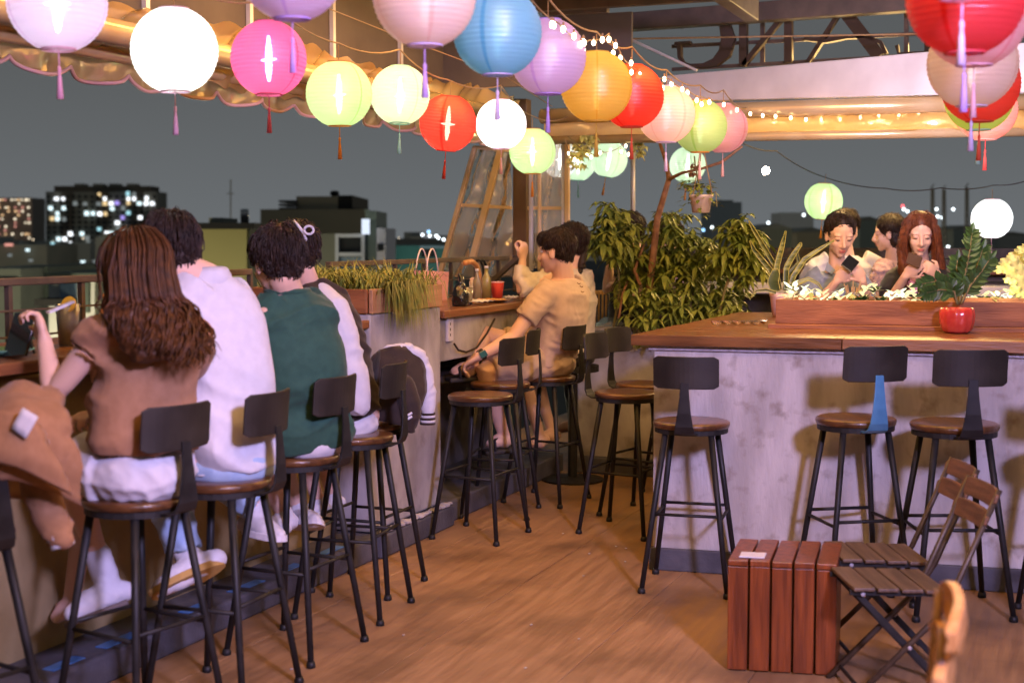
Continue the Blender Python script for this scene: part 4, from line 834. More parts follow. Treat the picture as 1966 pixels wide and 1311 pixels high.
b = MB(); b.lathe([(0, 0), (.030, 0), (.043, .112)], p, 22, cap=False); b.lathe([(0, .1), (.041, .1)], p, 22, cap=False); b.build('cup', mat('red_paper', (.80, .09, .05), .5, col2=(.74, .08, .045), scale=30), r, smooth=True); b = MB(); b.lathe([(.0425, .108), (.0455, .110), (.0455, .115), (.0425, .115), (.0425, .108)], p, 22, cap=False); b.build('rim', mat('pale_rim', (.8, .55, .5), .5), r)
p = JX(948, 584, -3.22); p.z = zt; r = root('plate', 'round pale plate with scraps of food on the second counter', 'plate', p)
b = MB(); b.lathe([(0, .003), (.06, .003), (.105, .016), (.108, .018), (.06, .0), (0, .0)], p, 28); b.build('dish', mat('glazed_plate', (.62, .5, .42), .25), r, smooth=True)
b = MB()
for i in range(16): q = p + V((random.gauss(0, .035), random.gauss(0, .035), .016)); b.ell(q, (random.uniform(.008, .02), random.uniform(.008, .016), .009), nu=8, nv=5)
b.build('food', mat('fried_food', (.50, .22, .06), .5, col2=(.62, .34, .12), scale=60), r, smooth=True)
def napkin(x, y, s, label, X=-3.2):
    p = JX(x, y, X); p.z = zt; R = []
    for i in range(9): R.append([p + V(((i / 8 - .5) * s, (j / 8 - .5) * s * 1.2, .012 + .02 * abs(math.sin(i * 1.3 + j * .7)) * (1 - abs(j - 4) / 8))) for j in range(9)])
    b = MB(); b.rings(R, False, False); tag(b.build('napkin', c_white, smooth=True, solid=.003), label, 'napkin')
napkin(920, 581, .12, 'crumpled white napkin at the edge of the second counter'); napkin(985, 572, .09, 'small white napkin beside the plate', -3.22)
p = JX(897, 586, -3.26); p.z = zt; r = root('glass', 'short clear glass beside the black bag', 'glass', p); b = MB(); b.lathe([(0, 0), (.03, 0), (.036, .1), (.033, .1), (.028, .008), (0, .008)], p, 18); b.build('tumbler', clearish, r, smooth=True)
p = JX(912, 560, -3.42); p.z = zt; r = root('snack_bag', 'pink and white snack packet standing behind the bottles', 'packet', p)
pk = MB(); pk.sweep([(p, .05, .012), (p + V((0, 0, .05)), .052, .028), (p + V((0, 0, .11)), .048, .02), (p + V((0, 0, .145)), .05, .004)], V((0.3, 1, 0)), 3, 16); link('packet', remesh(pk, .007, 1, (.004, 70, 5)), mat('packet_print', (.70, .45, .50), .3, col2=(.45, .50, .62), scale=22), r)
b = MB(); pts = [JX(*q, -3.5) for q in ((893, 505), (905, 502), (915, 510), (920, 528), (919, 545))]; b.tube(pts, .018, 8); tag(b.build('hose', orange_wood, smooth=True), 'curved tan hose behind the bottles', 'hose')
for k, x in enumerate((922, 929)):
    b = MB(); pts = [JX(x + dx, y, -3.6) for dx, y in ((-6, 500), (0, 500), (5, 512), (7, 530), (8, 550))]; b.tube(pts, .009, 8); tag(b.build('hose', metal_black, smooth=True), ('first' if k == 0 else 'second') + ' thin black bent pipe behind the yellow bottle', 'pipe')
# gift bag behind the planter
p = JX(834, 552, -3.62); r = root('gift_bag', 'pink paper gift bag with two looped handles behind the grass', 'bag', V((p.x, p.y, 1.25)))
A = [JX(806, 519, -3.62), JX(862, 522, -3.62)]; u_ = (A[1] - A[0]).normalized(); L_ = (A[1] - A[0]).length
def gb(s, w): return [A[0] + u_ * (s * .5 - .0) for _ in ()]
base = [A[0] + V((0, .03, -.19)), A[1] + V((0, -.03, -.19)), A[1] + V((-.07, -.03, -.19)), A[0] + V((-.07, .03, -.19))]; top = [A[0], A[1], A[1] + V((-.07, 0, 0)), A[0] + V((-.07, 0, 0))]
pink_p = mat('pink_paper', (.74, .38, .34), .6, col2=(.68, .33, .30), scale=8)
b = MB(); b.add(base + top, [(3, 2, 1, 0), (0, 1, 5, 4), (1, 2, 6, 5), (2, 3, 7, 6), (3, 0, 4, 7)]); b.build('body', pink_p, r)
for off in (0, -.07):
    b = MB(); a0_ = A[0].lerp(A[1], .22) + V((off, 0, -.01)); a1_ = A[0].lerp(A[1], .62) + V((off, 0, -.01)); b.tube([a0_.lerp(a1_, i / 12) + V((0, 0, .145 * math.sin(math.pi * i / 12) ** .6)) for i in range(13)], .005, 6); b.build('handle', mat('white_cord', (.72, .58, .56), .6), r, smooth=True)
# near counter: tablet stand, glass of iced tea, plate
p = J(40, 655, 4.62); r = root('phone_stand', 'dark tablet leaning upright on the near counter by the woman', 'tablet', V((p.x, p.y, zt)))
b = MB(); a = J(28, 672, 4.62); c = J(52, 598, 4.66); e_ = J(66, 670, 4.9); a.z = e_.z = zt + .004; b.beam(a, c, .15, .012, (0.4, 1, 0)); b.build('tablet', black_gloss, r, bevel=.004); b = MB(); b.beam(e_, a.lerp(c, .7), .06, .006, (0.4, 1, 0)); b.build('prop', metal_black, r)
p = JX(132, 672, -3.38); p.z = zt; r = root('glass', 'tall glass of iced tea with citrus slice on the near counter', 'glass', p)
b = MB(); b.lathe([(0, 0), (.034, 0), (.044, .15), (.041, .15), (.032, .008), (0, .008)], p, 20); b.build('tumbler', clearish, r, smooth=True); b = MB(); b.lathe([(0, .01), (.031, .01), (.039, .12), (0, .12)], p, 20); b.build('tea', mat('iced_tea', (.55, .24, .10), .2, trans=.3), r, smooth=True)
b = MB(); b.lathe([(0, -.004), (.03, -.004), (.03, .004), (0, .004)], p + V((.02, -.02, .15)), 16, M=Matrix.Rotation(1.2, 3, 'X')); b.build('citrus_slice', mat('citrus', (.75, .48, .05), .4), r)
b = MB(); b.lathe([(0, 0), (.05, 0), (.055, .012), (.05, .014), (0, .012)], p - V((0, 0, -.0)) + V((.0, .11, 0)), 20); tag(b.build('coaster', mat('green_coaster', (.05, .22, .16), .5), smooth=True), 'dark green round dish on the near counter', 'dish')
p = JX(8, 690, -3.3); p.z = zt; b = MB(); b.lathe([(0, .002), (.06, .003), (.10, .018), (.10, .022), (.06, .007), (0, .007)], p, 24); tag(b.build('plate', mat('green_plate', (.12, .30, .20), .4), smooth=True), 'green plate at the left end of the near counter', 'plate')
p = J(205, 640, 5.1); p.z = zt; b = MB(); b.lathe([(0, 0), (.03, 0), (.03, .11), (.012, .15), (.012, .19), (0, .19)], p, 14); tag(b.build('bottle', mat('orange_bottle', (.62, .22, .04), .3), smooth=True), 'small orange bottle on the counter in front of the woman', 'bottle')
# ================================================================== DRAPED COATS
def drape(name, rows, m, par, th=.022, amp=.008, seed=1, sub=4):
    rows = [[V(p) for p in r_] for r_ in rows]; nr = len(rows); nc = len(rows[0]); R = []
    def cr4(a, b_, c, d, t): return 0.5 * ((2 * b_) + (c - a) * t + (2 * a - 5 * b_ + 4 * c - d) * t * t + (3 * b_ - a - 3 * c + d) * t ** 3)
    def dens(L_):
        o = []
        for i in range(len(L_) - 1):
            for k in range(sub): o.append(cr4(L_[max(i - 1, 0)], L_[i], L_[i + 1], L_[min(i + 2, len(L_) - 1)], k / sub))
        o.append(L_[-1]); return o
    G = [dens(r_) for r_ in rows]; G = list(map(list, zip(*[dens(list(c)) for c in zip(*G)])))
    b = MB(); b.rings(G, False, False); me = b.mesh(name); wrinkle(me, amp, 26, seed)
    return link(name, me, m, par, solid=th)
co = root('coat', 'camel coat with white label draped over the stool back at the left edge', 'coat', (-2.62, 3.1, .9))
D_ = 3.86
drape('coat_body', [[J(-60, 800, D_ + .1), J(0, 757, D_ + .1), J(60, 752, D_ + .12), J(112, 768, D_ + .14)], [J(-70, 840, D_ - .02), J(0, 815, D_ - .04), J(70, 808, D_ - .02), J(122, 815, D_ + .05)], [J(-70, 890, D_ - .05), J(0, 868, D_ - .06), J(75, 872, D_ - .03), J(138, 868, D_ + .06)], [J(-70, 925, D_ - .04), J(0, 912, D_ - .04), J(70, 930, D_), J(152, 968, D_ + .08)]], c_coat, co, .03, .024, 2)
drape('coat_back', [[J(-60, 800, D_ + .13), J(20, 757, D_ + .15), J(112, 770, D_ + .18)], [J(-60, 860, D_ + .26), J(30, 860, D_ + .28), J(130, 860, D_ + .28)], [J(-60, 960, D_ + .28), J(40, 955, D_ + .3), J(140, 950, D_ + .3)]], c_coat, co, .025, .01, 3)
drape('lapel', [[J(-60, 792, D_ - .02), J(40, 796, D_ - .07), J(88, 846, D_ - .06)], [J(-60, 842, D_ - .09), J(50, 862, D_ - .10), J(118, 905, D_ - .03)], [J(-60, 872, D_ - .08), J(30, 892, D_ - .10), J(136, 948, D_ + .0)]], c_coat, co, .022, .012, 8)
drape('label_patch', [[J(44, 782, D_ - .115), J(74, 800, D_ - .115)], [J(22, 822, D_ - .125), J(50, 842, D_ - .125)]], c_white, co, .004, 0, 3, 3)
sm = MB(); sm.tube([J(75, 930, D_ + .12), J(92, 985, D_ + .12), J(112, 1018, D_ + .1), J(121, 1033, D_ + .09)], [.055, .052, .045, .034], 14, roundcap=True); me = remesh(sm, .009, 2, (.006, 40, 4)); link('sleeve', me, c_coat, co)
for k in range(3):
    a = J(112 + k * 3.5, 1026 + k * 8, D_ + .10); sb = MB(); sb.tube([a, a + V((.004, 0, -.011))], .036 - .001 * k, 14); sb.build('cuff_stripe', c_white if k != 1 else c_coat, co, smooth=True)
vj = root('varsity_jacket', 'dark brown varsity jacket with white sleeves hung on an empty stool back', 'jacket', (-2.6, 5.65, .9))
D_ = 6.10
drape('jacket_body', [[J(716, 690, D_ - .02), J(735, 674, D_), J(765, 668, D_ + .02), J(800, 678, D_ + .08)], [J(704, 735, D_ - .06), J(735, 725, D_ - .07), J(770, 720, D_ - .03), J(812, 712, D_ + .08)], [J(702, 775, D_ - .06), J(735, 775, D_ - .07), J(778, 772, D_ - .05), J(806, 765, D_ + .06)], [J(706, 800, D_ - .05), J(738, 808, D_ - .06), J(772, 815, D_ - .04), J(790, 806, D_ + .02)]], c_choc, vj, .03, .010, 5)
drape('jacket_front', [[J(730, 676, D_ + .05), J(765, 669, D_ + .06), J(800, 680, D_ + .12)], [J(730, 740, D_ + .2), J(770, 740, D_ + .22), J(808, 735, D_ + .22)], [J(730, 800, D_ + .2), J(770, 805, D_ + .22), J(800, 795, D_ + .2)]], c_choc, vj, .025, .01, 6)
drape('collar_rib', [[J(716, 688, D_ - .03), J(730, 672, D_ - .03), J(712, 700, D_ - .05)], [J(708, 730, D_ - .085), J(724, 705, D_ - .085), J(722, 735, D_ - .1)], [J(702, 762, D_ - .085), J(712, 752, D_ - .09), J(718, 762, D_ - .1)]], c_black, vj, .01, .002, 6)
sm = MB(); sm.tube([J(722, 683, D_ - .0), J(745, 670, D_), J(780, 668, D_ + .04), J(805, 684, D_ + .1), J(815, 720, D_ + .12), J(820, 755, D_ + .12), J(822, 790, D_ + .12)], [.012, .020, .028, .038, .042, .042, .032], 14, roundcap=True)
link('sleeve', remesh(sm, .008, 2, (.005, 40, 8)), c_white, vj)
for k in range(5):
    a = J(821, 792 + k * 4.6, D_ + .12); sb = MB(); sb.tube([a, a + V((0, 0, -.0098))], .034, 16); sb.build('cuff_stripe', c_white if k % 2 else c_choc, vj, smooth=True)
sm = MB(); sm.tube([J(775, 740, D_ - .05), J(786, 775, D_ - .06), J(790, 800, D_ - .06), J(784, 818, D_ - .06)], [.05, .052, .045, .036], 14, roundcap=True); link('sleeve', remesh(sm, .008, 2, (.006, 40, 9)), c_choc, vj)
for k in range(2):
    drape('cuff_stripe', [[J(782, 795 + k * 7, D_ - .125), J(797, 786 + k * 7, D_ - .08)], [J(784, 799 + k * 7, D_ - .125), J(798, 790 + k * 7, D_ - .08)]], c_white, vj, .004, 0, 1, 2)
for k, P in enumerate(([(708, 742), (713, 738), (712, 730), (716, 728)], [(706, 752), (711, 745), (716, 744), (714, 754), (708, 756)])):
    b = MB(); b.tube([J(x, y, D_ - .115) for x, y in P], .004, 6); b.build('lettering', c_white, vj)
# ================================================================== PEOPLE
def frame(f, u):
    f = V(f).normalized(); u = V(u); u = (u - f * u.dot(f)).normalized(); l = u.cross(f); return f, l, u
class Head:
    def __init__(s, c, f, u=(0, 0, 1), k=1.0): s.c = V(c); s.f, s.l, s.u = frame(f, u); s.k = k; s.M = Matrix((s.f, s.l, s.u)).transposed()
    def p(s, f, l, u): return s.c + (s.f * f + s.l * l + s.u * u) * s.k
    def e(s, mb, f, l, u, rf, rl, ru, **kw): mb.ell(s.p(f, l, u), (rf * s.k, rl * s.k, ru * s.k), s.M, **kw)
    def skin(s, mb):
        E = lambda *a: s.e(mb, *a)
        E(-.008, 0, .032, .094, .074, .084); E(.020, 0, -.028, .068, .060, .080); E(.036, 0, -.070, .044, .043, .036); E(.058, 0, -.094, .022, .024, .019)
        for q in (-1, 1):
            E(.050, q * .036, -.028, .028, .024, .028); E(.066, q * .030, .026, .020, .026, .012); E(-.004, q * .074, -.012, .020, .010, .030); E(-.012, q * .079, .004, .014, .006, .016); E(.086, q * .012, -.038, .012, .010, .009)
        mb.tube([s.p(.078, 0, .022), s.p(.092, 0, -.008), s.p(.106, 0, -.032), s.p(.092, 0, -.044)], [x * s.k for x in (.010, .011, .0125, .011)], 10, roundcap=True)
        E(.080, 0, -.062, .011, .022, .006); E(.078, 0, -.072, .011, .019, .007)
    def features(s, par, open_eyes=False, lips=True, brow=hair_dark):
        if lips:
            b = MB(); s.e(b, .0855, 0, -.0625, .009, .0205, .0042, nu=14, nv=8); s.e(b, .0845, 0, -.0705, .009, .0175, .0052, nu=14, nv=8); b.build('lips', lip_m, par, smooth=True)
        for q in (-1, 1):
            b = MB(); b.tube([s.p(.082 - abs(t) * .008, q * (.030 + t * .020), .025 + .003 * (1 - t * t) - .002 * t) for t in (-1, -.5, 0, .5, 1)], [.0014, .0022, .0024, .002, .001], 6); b.build('eyebrow', brow, par, smooth=True)
            if open_eyes:
                b = MB(); s.e(b, .0715, q * .031, .006, .011, .0145, .0075, nu=12, nv=8); b.build('eye', eye_w, par, smooth=True)
                b = MB(); s.e(b, .0790, q * .031, .006, .005, .0062, .0066, nu=10, nv=8); b.build('iris', eye_d, par, smooth=True)
            else:
                b = MB(); s.e(b, .0700, q * .031, .008, .0145, .017, .011, nu=12, nv=8); b.build('eyelid', skin, par, smooth=True)
            b = MB(); b.tube([s.p(.0805 - t * t * .007, q * (.031 + t * .0165), (.010 if open_eyes else -.001) - .003 * (1 - t * t) * (0 if open_eyes else 1)) for t in (-1, -.5, 0, .5, 1)], [.0009, .0017, .002, .0019, .001], 6); b.build('eyelash', eye_d, par, smooth=True)
    def hair(s, par, m, n=420, ln=.07, vol=1.0, fringe=.0, nape=True, seed=3, sides=True, back=.0):
        rs = random.Random(seed); b = MB()
        s.e(b, -.020, 0, .046, .093 * vol, .0815 * vol, .086 * vol, nu=24, nv=16)
        if nape: s.e(b, -.046, 0, -.014, .052 * vol, .060 * vol, .060)
        if sides:
            for q in (-1, 1): s.e(b, -.044, q * .052, .012, .040, .024, .050)
        if fringe: s.e(b, .050, 0, .072, .040, .060, .030 + fringe)
        me = remesh(b, .008 * s.k, 3)
        o = link('hair', me, m, par)
        grow(me, par, m, n * 3, ln * s.k, s.p(-.045, 0, .128), s, seed, fringe)
def grow(me, par, m, n, ln, crown, head=None, seed=1, fringe=0, rad=.0021, lift=.006):
    rs = random.Random(seed); st = MB(); vs = me.vertices; nv = len(vs); co = np.empty(nv * 3); no = np.empty(nv * 3); vs.foreach_get('co', co); me.vertex_normals.foreach_get('vector', no); co = co.reshape(-1, 3); no = no.reshape(-1, 3)
    for i in range(n):
        k = rs.randrange(nv); p = V(co[k]); nn = V(no[k]); d = (p - crown); d = d.normalized() * .9 + V((0, 0, -.55)) + V((rs.gauss(0, .22), rs.gauss(0, .22), rs.gauss(0, .12))); d = (d - nn * d.dot(nn))
        if d.length < .05: continue
        sc_ = 1.0
        if head is not None:
            q = p - head.c; lf_, ll_, lu_ = q.dot(head.f) / head.k, q.dot(head.l) / head.k, q.dot(head.u) / head.k
            if lf_ > .030 and not fringe: d = d * .25 + head.l * (1 if ll_ > 0 else -1) * .5 - head.f * .9; d -= nn * d.dot(nn); sc_ = .6
            if lf_ > .030 and lu_ < .075 and not fringe: continue
            if abs(ll_) > .045 and lf_ > -.040 and lu_ < .045: sc_ = .30
            if lu_ < .0: sc_ = min(sc_, .32)
        d.normalize(); L_ = ln * sc_ * rs.uniform(.45, 1.0) * min(1, .35 + (p - crown).length / .12); lf = lift * (rs.uniform(.2, 1.4) if rs.random() < .93 else rs.uniform(1.5, 2.8))
        P = [p - nn * .004, p + d * L_ * .35 + nn * lf, p + d * L_ * .72 + nn * lf * .9 - V((0, 0, .1 * L_)), p + d * L_ - nn * (.25 * L_ - lf * .4) - V((0, 0, .16 * L_))]
        r0 = rs.uniform(.6, 1.4) * rad; st.tube(P, [r0, r0 * 1.1, r0 * .8, r0 * .15], 4, cap=False)
    st.build('hair_strands', m, par, smooth=True, kind='stuff')
def hand(mb, w, d, palm, thumb, curl=.5, k=1.0, fist=False):
    """w wrist, d direction of the fingers, palm direction the palm faces, thumb side vector"""
    d = V(d).normalized(); palm = V(palm); palm = (palm - d * palm.dot(d)).normalized(); s = d.cross(palm)
    if s.dot(V(thumb)) < 0: s = -s
    w = V(w); M = Matrix((d, s, palm)).transposed()
    mb.ell(w + d * .048 * k, (.054 * k, .041 * k, .017 * k), M); mb.ell(w + d * .012 * k, (.032 * k, .029 * k, .020 * k), M); mb.ell(w + d * .036 * k + s * .026 * k + palm * .008 * k, (.032 * k, .018 * k, .016 * k), M)
    for i, (off, L_) in enumerate(((.030, .072), (.010, .080), (-.010, .075), (-.029, .060))):
        p = w + d * (.088 - .004 * abs(i - 1)) * k + s * off * k; a = 0.18; P = [p - d * .02 * k, p]; cc = curl * (1.0 + .08 * i)
        for seg in (.42, .32, .26):
            a += cc * (1.25 if seg < .4 else .9); dir_ = (d * math.cos(a) + palm * math.sin(a) + s * (off * 1.5 * (1 - curl))).normalized(); p = p + dir_ * L_ * seg * k; P.append(p)
        mb.tube(P, [x * k for x in (.0095, .0092, .0086, .0078, .0062)], 8, roundcap=True)
    p = w + d * .030 * k + s * .034 * k; q = p + (d * .7 + s * .75 + palm * .25).normalized() * .034 * k; e = q + (d * .9 + s * (.2 - curl * .5) + palm * (.3 + curl * .6)).normalized() * .030 * k
    mb.tube([p - s * .012 * k, p, q, e], [x * k for x in (.012, .0118, .0098, .0075)], 8, roundcap=True)
def arm(mb, sh, el, wr, k=1.0):
    mb.tube([sh, sh.lerp(el, .35), sh.lerp(el, .8), el, el.lerp(wr, .25), el.lerp(wr, .7), wr], [x * k for x in (.046, .044, .038, .036, .038, .029, .024)], 14, roundcap=True)
def leg(mb, hp, kn, an, k=1.0, calf=None):
    t = (an - kn).normalized(); c = calf if calf is not None else V((0, 0, 0))
    mb.tube([hp, hp.lerp(kn, .5), hp.lerp(kn, .88), kn, kn.lerp(an, .12) + c * .4, kn.lerp(an, .33) + c, kn.lerp(an, .7) + c * .3, an], [x * k for x in (.080, .072, .056, .053, .050, .052, .037, .032)], 16, roundcap=True)
def foot(mb, an, heel, toe, k=1.0, bare=False):
    up = (an - heel.lerp(toe, .3)).normalized(); m = heel.lerp(toe, .5)
    mb.tube([an, an.lerp(heel.lerp(toe, .22), .7) ], [.034 * k, .036 * k], 12, roundcap=True)
    mb.tube([heel + up * .028, heel.lerp(toe, .3) + up * .036, heel.lerp(toe, .62) + up * .028, heel.lerp(toe, .88) + up * .018], [.031 * k, .037 * k, .039 * k, .026 * k], 14, roundcap=True)
    if bare:
        sd = (toe - heel).normalized().cross(up).normalized()
        for i in range(5):
            o = sd * (i - 2) * .0165; a = heel.lerp(toe, .84) + up * .012 + o; mb.tube([a, a.lerp(toe + o + up * .008, .6), toe + o * 1.05 + up * .006 - (toe - heel) * .02 * abs(i - 1)], [.011, .010, .008], 8, roundcap=True)
def shoe(par, an, heel, toe, m=shoe_w, sole=sole_y, k=1.0, high=.0):
    up = (an - heel.lerp(toe, .3)).normalized(); d = (toe - heel).normalized(); sd = d.cross(up).normalized()
    b = MB(); foot(b, an + up * high, heel, toe, 1.12 * k); link('shoe', remesh(b, .008, 3, (.0025, 60, 2)), m, par)
    P = [];  n = 20
    for q in (-.010, .016):
        ring = []
        for i in range(n):
            a = 2 * math.pi * i / n; L_ = (toe - heel).length * .56; wv = .045 * k * (1 + .12 * math.cos(a)); ring.append(heel.lerp(toe, .5) + d * (L_ * math.copysign(abs(math.cos(a)) ** .8, math.cos(a))) + sd * (wv * math.sin(a)) + up * (q + .008 * max(0, math.cos(a)) ** 3))
        P.append(ring)
    b = MB(); b.rings(P); b.build('shoe_sole', sole, par, bevel=.003)
    b = MB()
    for i in range(4):
        c = heel.lerp(toe, .42 + .09 * i) + up * (.070 - .009 * i); b.tube([c - sd * .022, c + up * .003, c + sd * .022], .0035, 6)
    b.build('shoelace', c_white, par, smooth=True)
def torso(mb, hip, neck, lat, w, bend=None, ex=2.5):    # w: list of (t, half width, half depth, forward bow)
    f = lat.cross(Z3).normalized() * -1 if False else V((lat.y, -lat.x, 0)).normalized()
    secs = []
    for t, a, d, bow in w: secs.append((hip.lerp(neck, t) + f * bow, a, d))
    mb.sweep(secs, lat, ex, 24)
def garment(name, mb, m, par, vox=.010, wr=(.006, 24, 1), smooth=4, **kw): return link(name, remesh(mb, vox, smooth, wr), m, par, **kw)
def sleeve(mb, a, b_, r0, r1, c=None, r2=None):
    P = [a, a.lerp(b_, .5), b_]; R = [r0, (r0 + r1) / 2, r1]
    if c is not None: P += [b_.lerp(c, .5), c]; R += [(r1 + r2) / 2, r2]
    mb.tube(P, R, 18)
def tsl(mb, neck, sh, el, a, t, r0, r1, c=None, r2=None):
    P = [neck.lerp(sh, a), neck.lerp(sh, .9) + V((0, 0, -.012)), sh.lerp(el, t * .5), sh.lerp(el, t)]; R = [r0 * .92, r0 * .92, (r0 + r1) / 2, r1]
    if c is not None: P += [sh.lerp(el, t).lerp(c, .5), c]; R += [(r1 + r2) / 2, r2]
    mb.tube(P, R, 18)
def person(label, base, group=None): return root('person', label, 'person', base, group)
# ---------- 1: woman with long wavy brown hair, brown knit top, white shorts
P1 = person('woman with long wavy brown hair in brown top and white shorts on a stool', (-2.71, 3.7, .74))
hip = J(272, 905, 4.46); neck = J(282, 628, 4.40); f1 = V((-.75, .66, 0)).normalized(); lat = V((-f1.y, f1.x, 0))      # lat = her left
sl, sr = J(196, 640, 4.33), J(372, 640, 4.50); el, wl = J(104, 756, 4.38), J(86, 655, 4.44); er, wr_ = J(330, 770, 4.75), J(205, 806, 4.72)
kl, al = J(118, 868, 4.62), J(200, 1098, 4.72); kr, ar = J(180, 850, 4.95), J(140, 1140, 5.0)
h1 = Head(J(260, 536, 4.37), V((-.80, .60, -.28)))
b = MB(); h1.skin(b); b.tube([h1.p(-.02, 0, -.05), neck], [.050, .056], 14, roundcap=True); torso(b, hip, neck, lat, [(0, .13, .09, 0), (.4, .11, .08, 0), (.8, .15, .08, 0), (1, .06, .05, 0)])
arm(b, sl, el, wl, .98); arm(b, sr, er, wr_, .98); hand(b, wl, J(72, 604, 4.46) - wl, f1 * -.2 + RT * -.6, f1, .75); hand(b, wr_, J(165, 796, 4.66) - wr_, V((0, 0, -1)), RT * -1, .6)
cf = f1 * -.012
leg(b, hip + lat * .09, kl, al, .98, cf); leg(b, hip - lat * .08, kr, ar, .98, cf); foot(b, ar, J(150, 1172, 5.0), J(104, 1196, 4.96), .95, True)
link('body', remesh(b, .0062, 2), skin, P1); h1.features(P1)
b = MB(); torso(b, hip + V((0, 0, .02)), neck, lat, [(.12, .170, .130, 0), (.20, .182, .140, .0), (.34, .172, .130, 0), (.55, .166, .122, 0), (.78, .172, .110, 0), (.92, .145, .088, 0), (1.0, .075, .065, .005)])
tsl(b, neck, sl, el, .5, .26, .088, .070); tsl(b, neck, sr, er, .5, .45, .092, .078); garment('top', b, c_brown, P1, wr=(.018, 14, 4), smooth=3)
b = MB(); b.tube([sl.lerp(el, .25), sl.lerp(el, .266)], .069, 20); garment('sleeve_hem', b, c_brown, P1, .007, None, 1)
b = MB(); b.ell(hip + V((0, 0, -.005)), (.165, .175, .115), Matrix((f1, lat, Z3)).transposed()); sleeve(b, hip + lat * .08, (hip + lat * .09).lerp(kl, .62), .115, .098); sleeve(b, hip - lat * .08, (hip - lat * .08).lerp(kr, .6), .112, .095); garment('shorts', b, c_white, P1, .009, (.007, 26, 9), 6)
b = MB(); b.tube([kl.lerp(al, .84), al.lerp(kl, .02), al + (al - kl).normalized() * .02], [.045, .046, .044], 16, roundcap=True); heel, toe = J(240, 1150, 4.73), J(128, 1192, 4.62); foot(b, al, heel, toe, 1.22); garment('sock', b, c_white, P1, .008, (.003, 60, 5))
up = (al - heel.lerp(toe, .3)).normalized(); b = MB(); b.beam(heel - up * .012, toe - up * .012, .085, .02, up); b.build('slipper_sole', mat('slipper_sole', (.12, .09, .08), .7), P1, bevel=.006)
# her hair: a fall of waves down the back
b = MB(); h1.e(b, -.024, 0, .044, .100, .092, .090, nu=24, nv=16); h1.e(b, -.050, 0, -.030, .075, .095, .10)
down = [h1.p(-.07, 0, -.02), J(276, 575, 4.32), J(292, 640, 4.27), J(308, 690, 4.25)]
b.sweep([(down[0], .095, .065), (down[1], .110, .066), (down[2], .118, .055), (down[3], .08, .035)], lat, 2.2, 22)
link('hair', remesh(b, .010, 4, (.012, 30, 2)), hair_brown, P1)
st = MB(); rs = random.Random(5); WD = (.094, .100, .122, .134, .11); DD = (.096, .082, .080, .072, .05); CT = [h1.p(-.026, 0, .03), h1.p(-.045, 0, -.06), J(280, 590, 4.33), J(308, 655, 4.28), J(338, 720, 4.24)]
for i in range(950):
    th = rs.gauss(0, .95); ex = rs.uniform(.80, 1.10) if rs.random() < .94 else rs.uniform(1.1, 1.25); th0 = th * rs.uniform(.8, 1.2)
    if abs(th) > 2.1: continue
    ph = rs.uniform(0, 6.3); fr_ = rs.uniform(9, 14); ln = rs.uniform(2.6, 3.75) - .25 * max(0, abs(th) - .8) - (.75 * min(1.2, -th) if th < 0 else 0); P = []; NK = 18; lock = round(th * 5) * 1.7
    for k in range(4):
        a = lerp(.18 + rs.random() * .2, 1.45, k / 3); P.append(h1.p(-.026 - .101 * ex * math.sin(a) * math.cos(th0), -.094 * ex * math.sin(a) * math.sin(th0), .044 + .094 * ex * math.cos(a)))
    for k in range(1, NK):
        t = ln * k / (NK - 1); i0 = min(3, int(t)); q = t - i0; c = CT[i0].lerp(CT[i0 + 1], q); w = lerp(WD[i0], WD[i0 + 1], q); dp = lerp(DD[i0], DD[i0 + 1], q)
        wv = .030 * max(0, (t - 1.0) / 3) ** 1.1; pt = c - f1 * (dp * ex * math.cos(th)) - lat * (w * ex * math.sin(th)) + lat * (wv * math.sin(lock + ph * .25 + t * fr_ * .42)) - f1 * (wv * 1.1 * math.cos(lock + ph * .3 + t * fr_ * .42)) + Z3 * (wv * .4 * math.sin(ph + t * 4)); P.append(pt)
    r0 = rs.uniform(.0022, .0046); n_ = len(P); st.tube(P, [r0 * .5] + [r0] * (n_ - 5) + [r0 * .9, r0 * .7, r0 * .45, r0 * .15], 4, cap=False)
st.build('hair_strands', hair_brown, P1, smooth=True, kind='stuff')
b = MB(); b.beam(J(92, 600, 4.44), J(141, 579, 4.50), .022, .006); tag(b.build('folded_paper', c_white), 'folded white paper strip held up by the brown haired woman', 'paper')
# ---------- 2: man in white shirt with glasses
P2 = person('man with glasses in a loose white shirt and jeans sitting beside the woman in brown', (-2.64, 4.07, .74))
f2 = V((-.86, .51, 0)).normalized(); lat = V((-f2.y, f2.x, 0)); hip = J(440, 872, 4.86); neck = J(398, 540, 4.84)
sl, sr = J(345, 575, 4.72), J(456, 590, 4.98); el, wl = J(300, 715, 4.85), J(215, 700, 5.0); er, wr_ = J(400, 720, 5.2), J(300, 715, 5.3); kl, al = J(315, 905, 4.98), J(352, 1058, 4.96); kr, ar = J(380, 880, 5.4), J(492, 975, 5.38)
h2 = Head(J(327, 487, 4.80), V((-.84, .46, -.30)), k=1.06)
b = MB(); h2.skin(b); b.tube([h2.p(-.03, 0, -.05), neck], [.056, .064], 14, roundcap=True); torso(b, hip, neck, lat, [(0, .14, .1, 0), (.4, .13, .09, 0), (.8, .17, .09, 0), (1, .07, .06, 0)])
arm(b, sl, el, wl, 1.1); arm(b, sr, er, wr_, 1.1); hand(b, wl, f2 + V((0, 0, -.1)), (0, 0, -1), RT * -.2 + f2, .5); hand(b, wr_, f2, (0, 0, -1), lat, .5); leg(b, hip + lat * .1, kl, al, 1.05); leg(b, hip - lat * .09, kr, ar, 1.05)
pass
link('body', remesh(b, .0068, 2), skin, P2); h2.features(P2, brow=hair_dark)
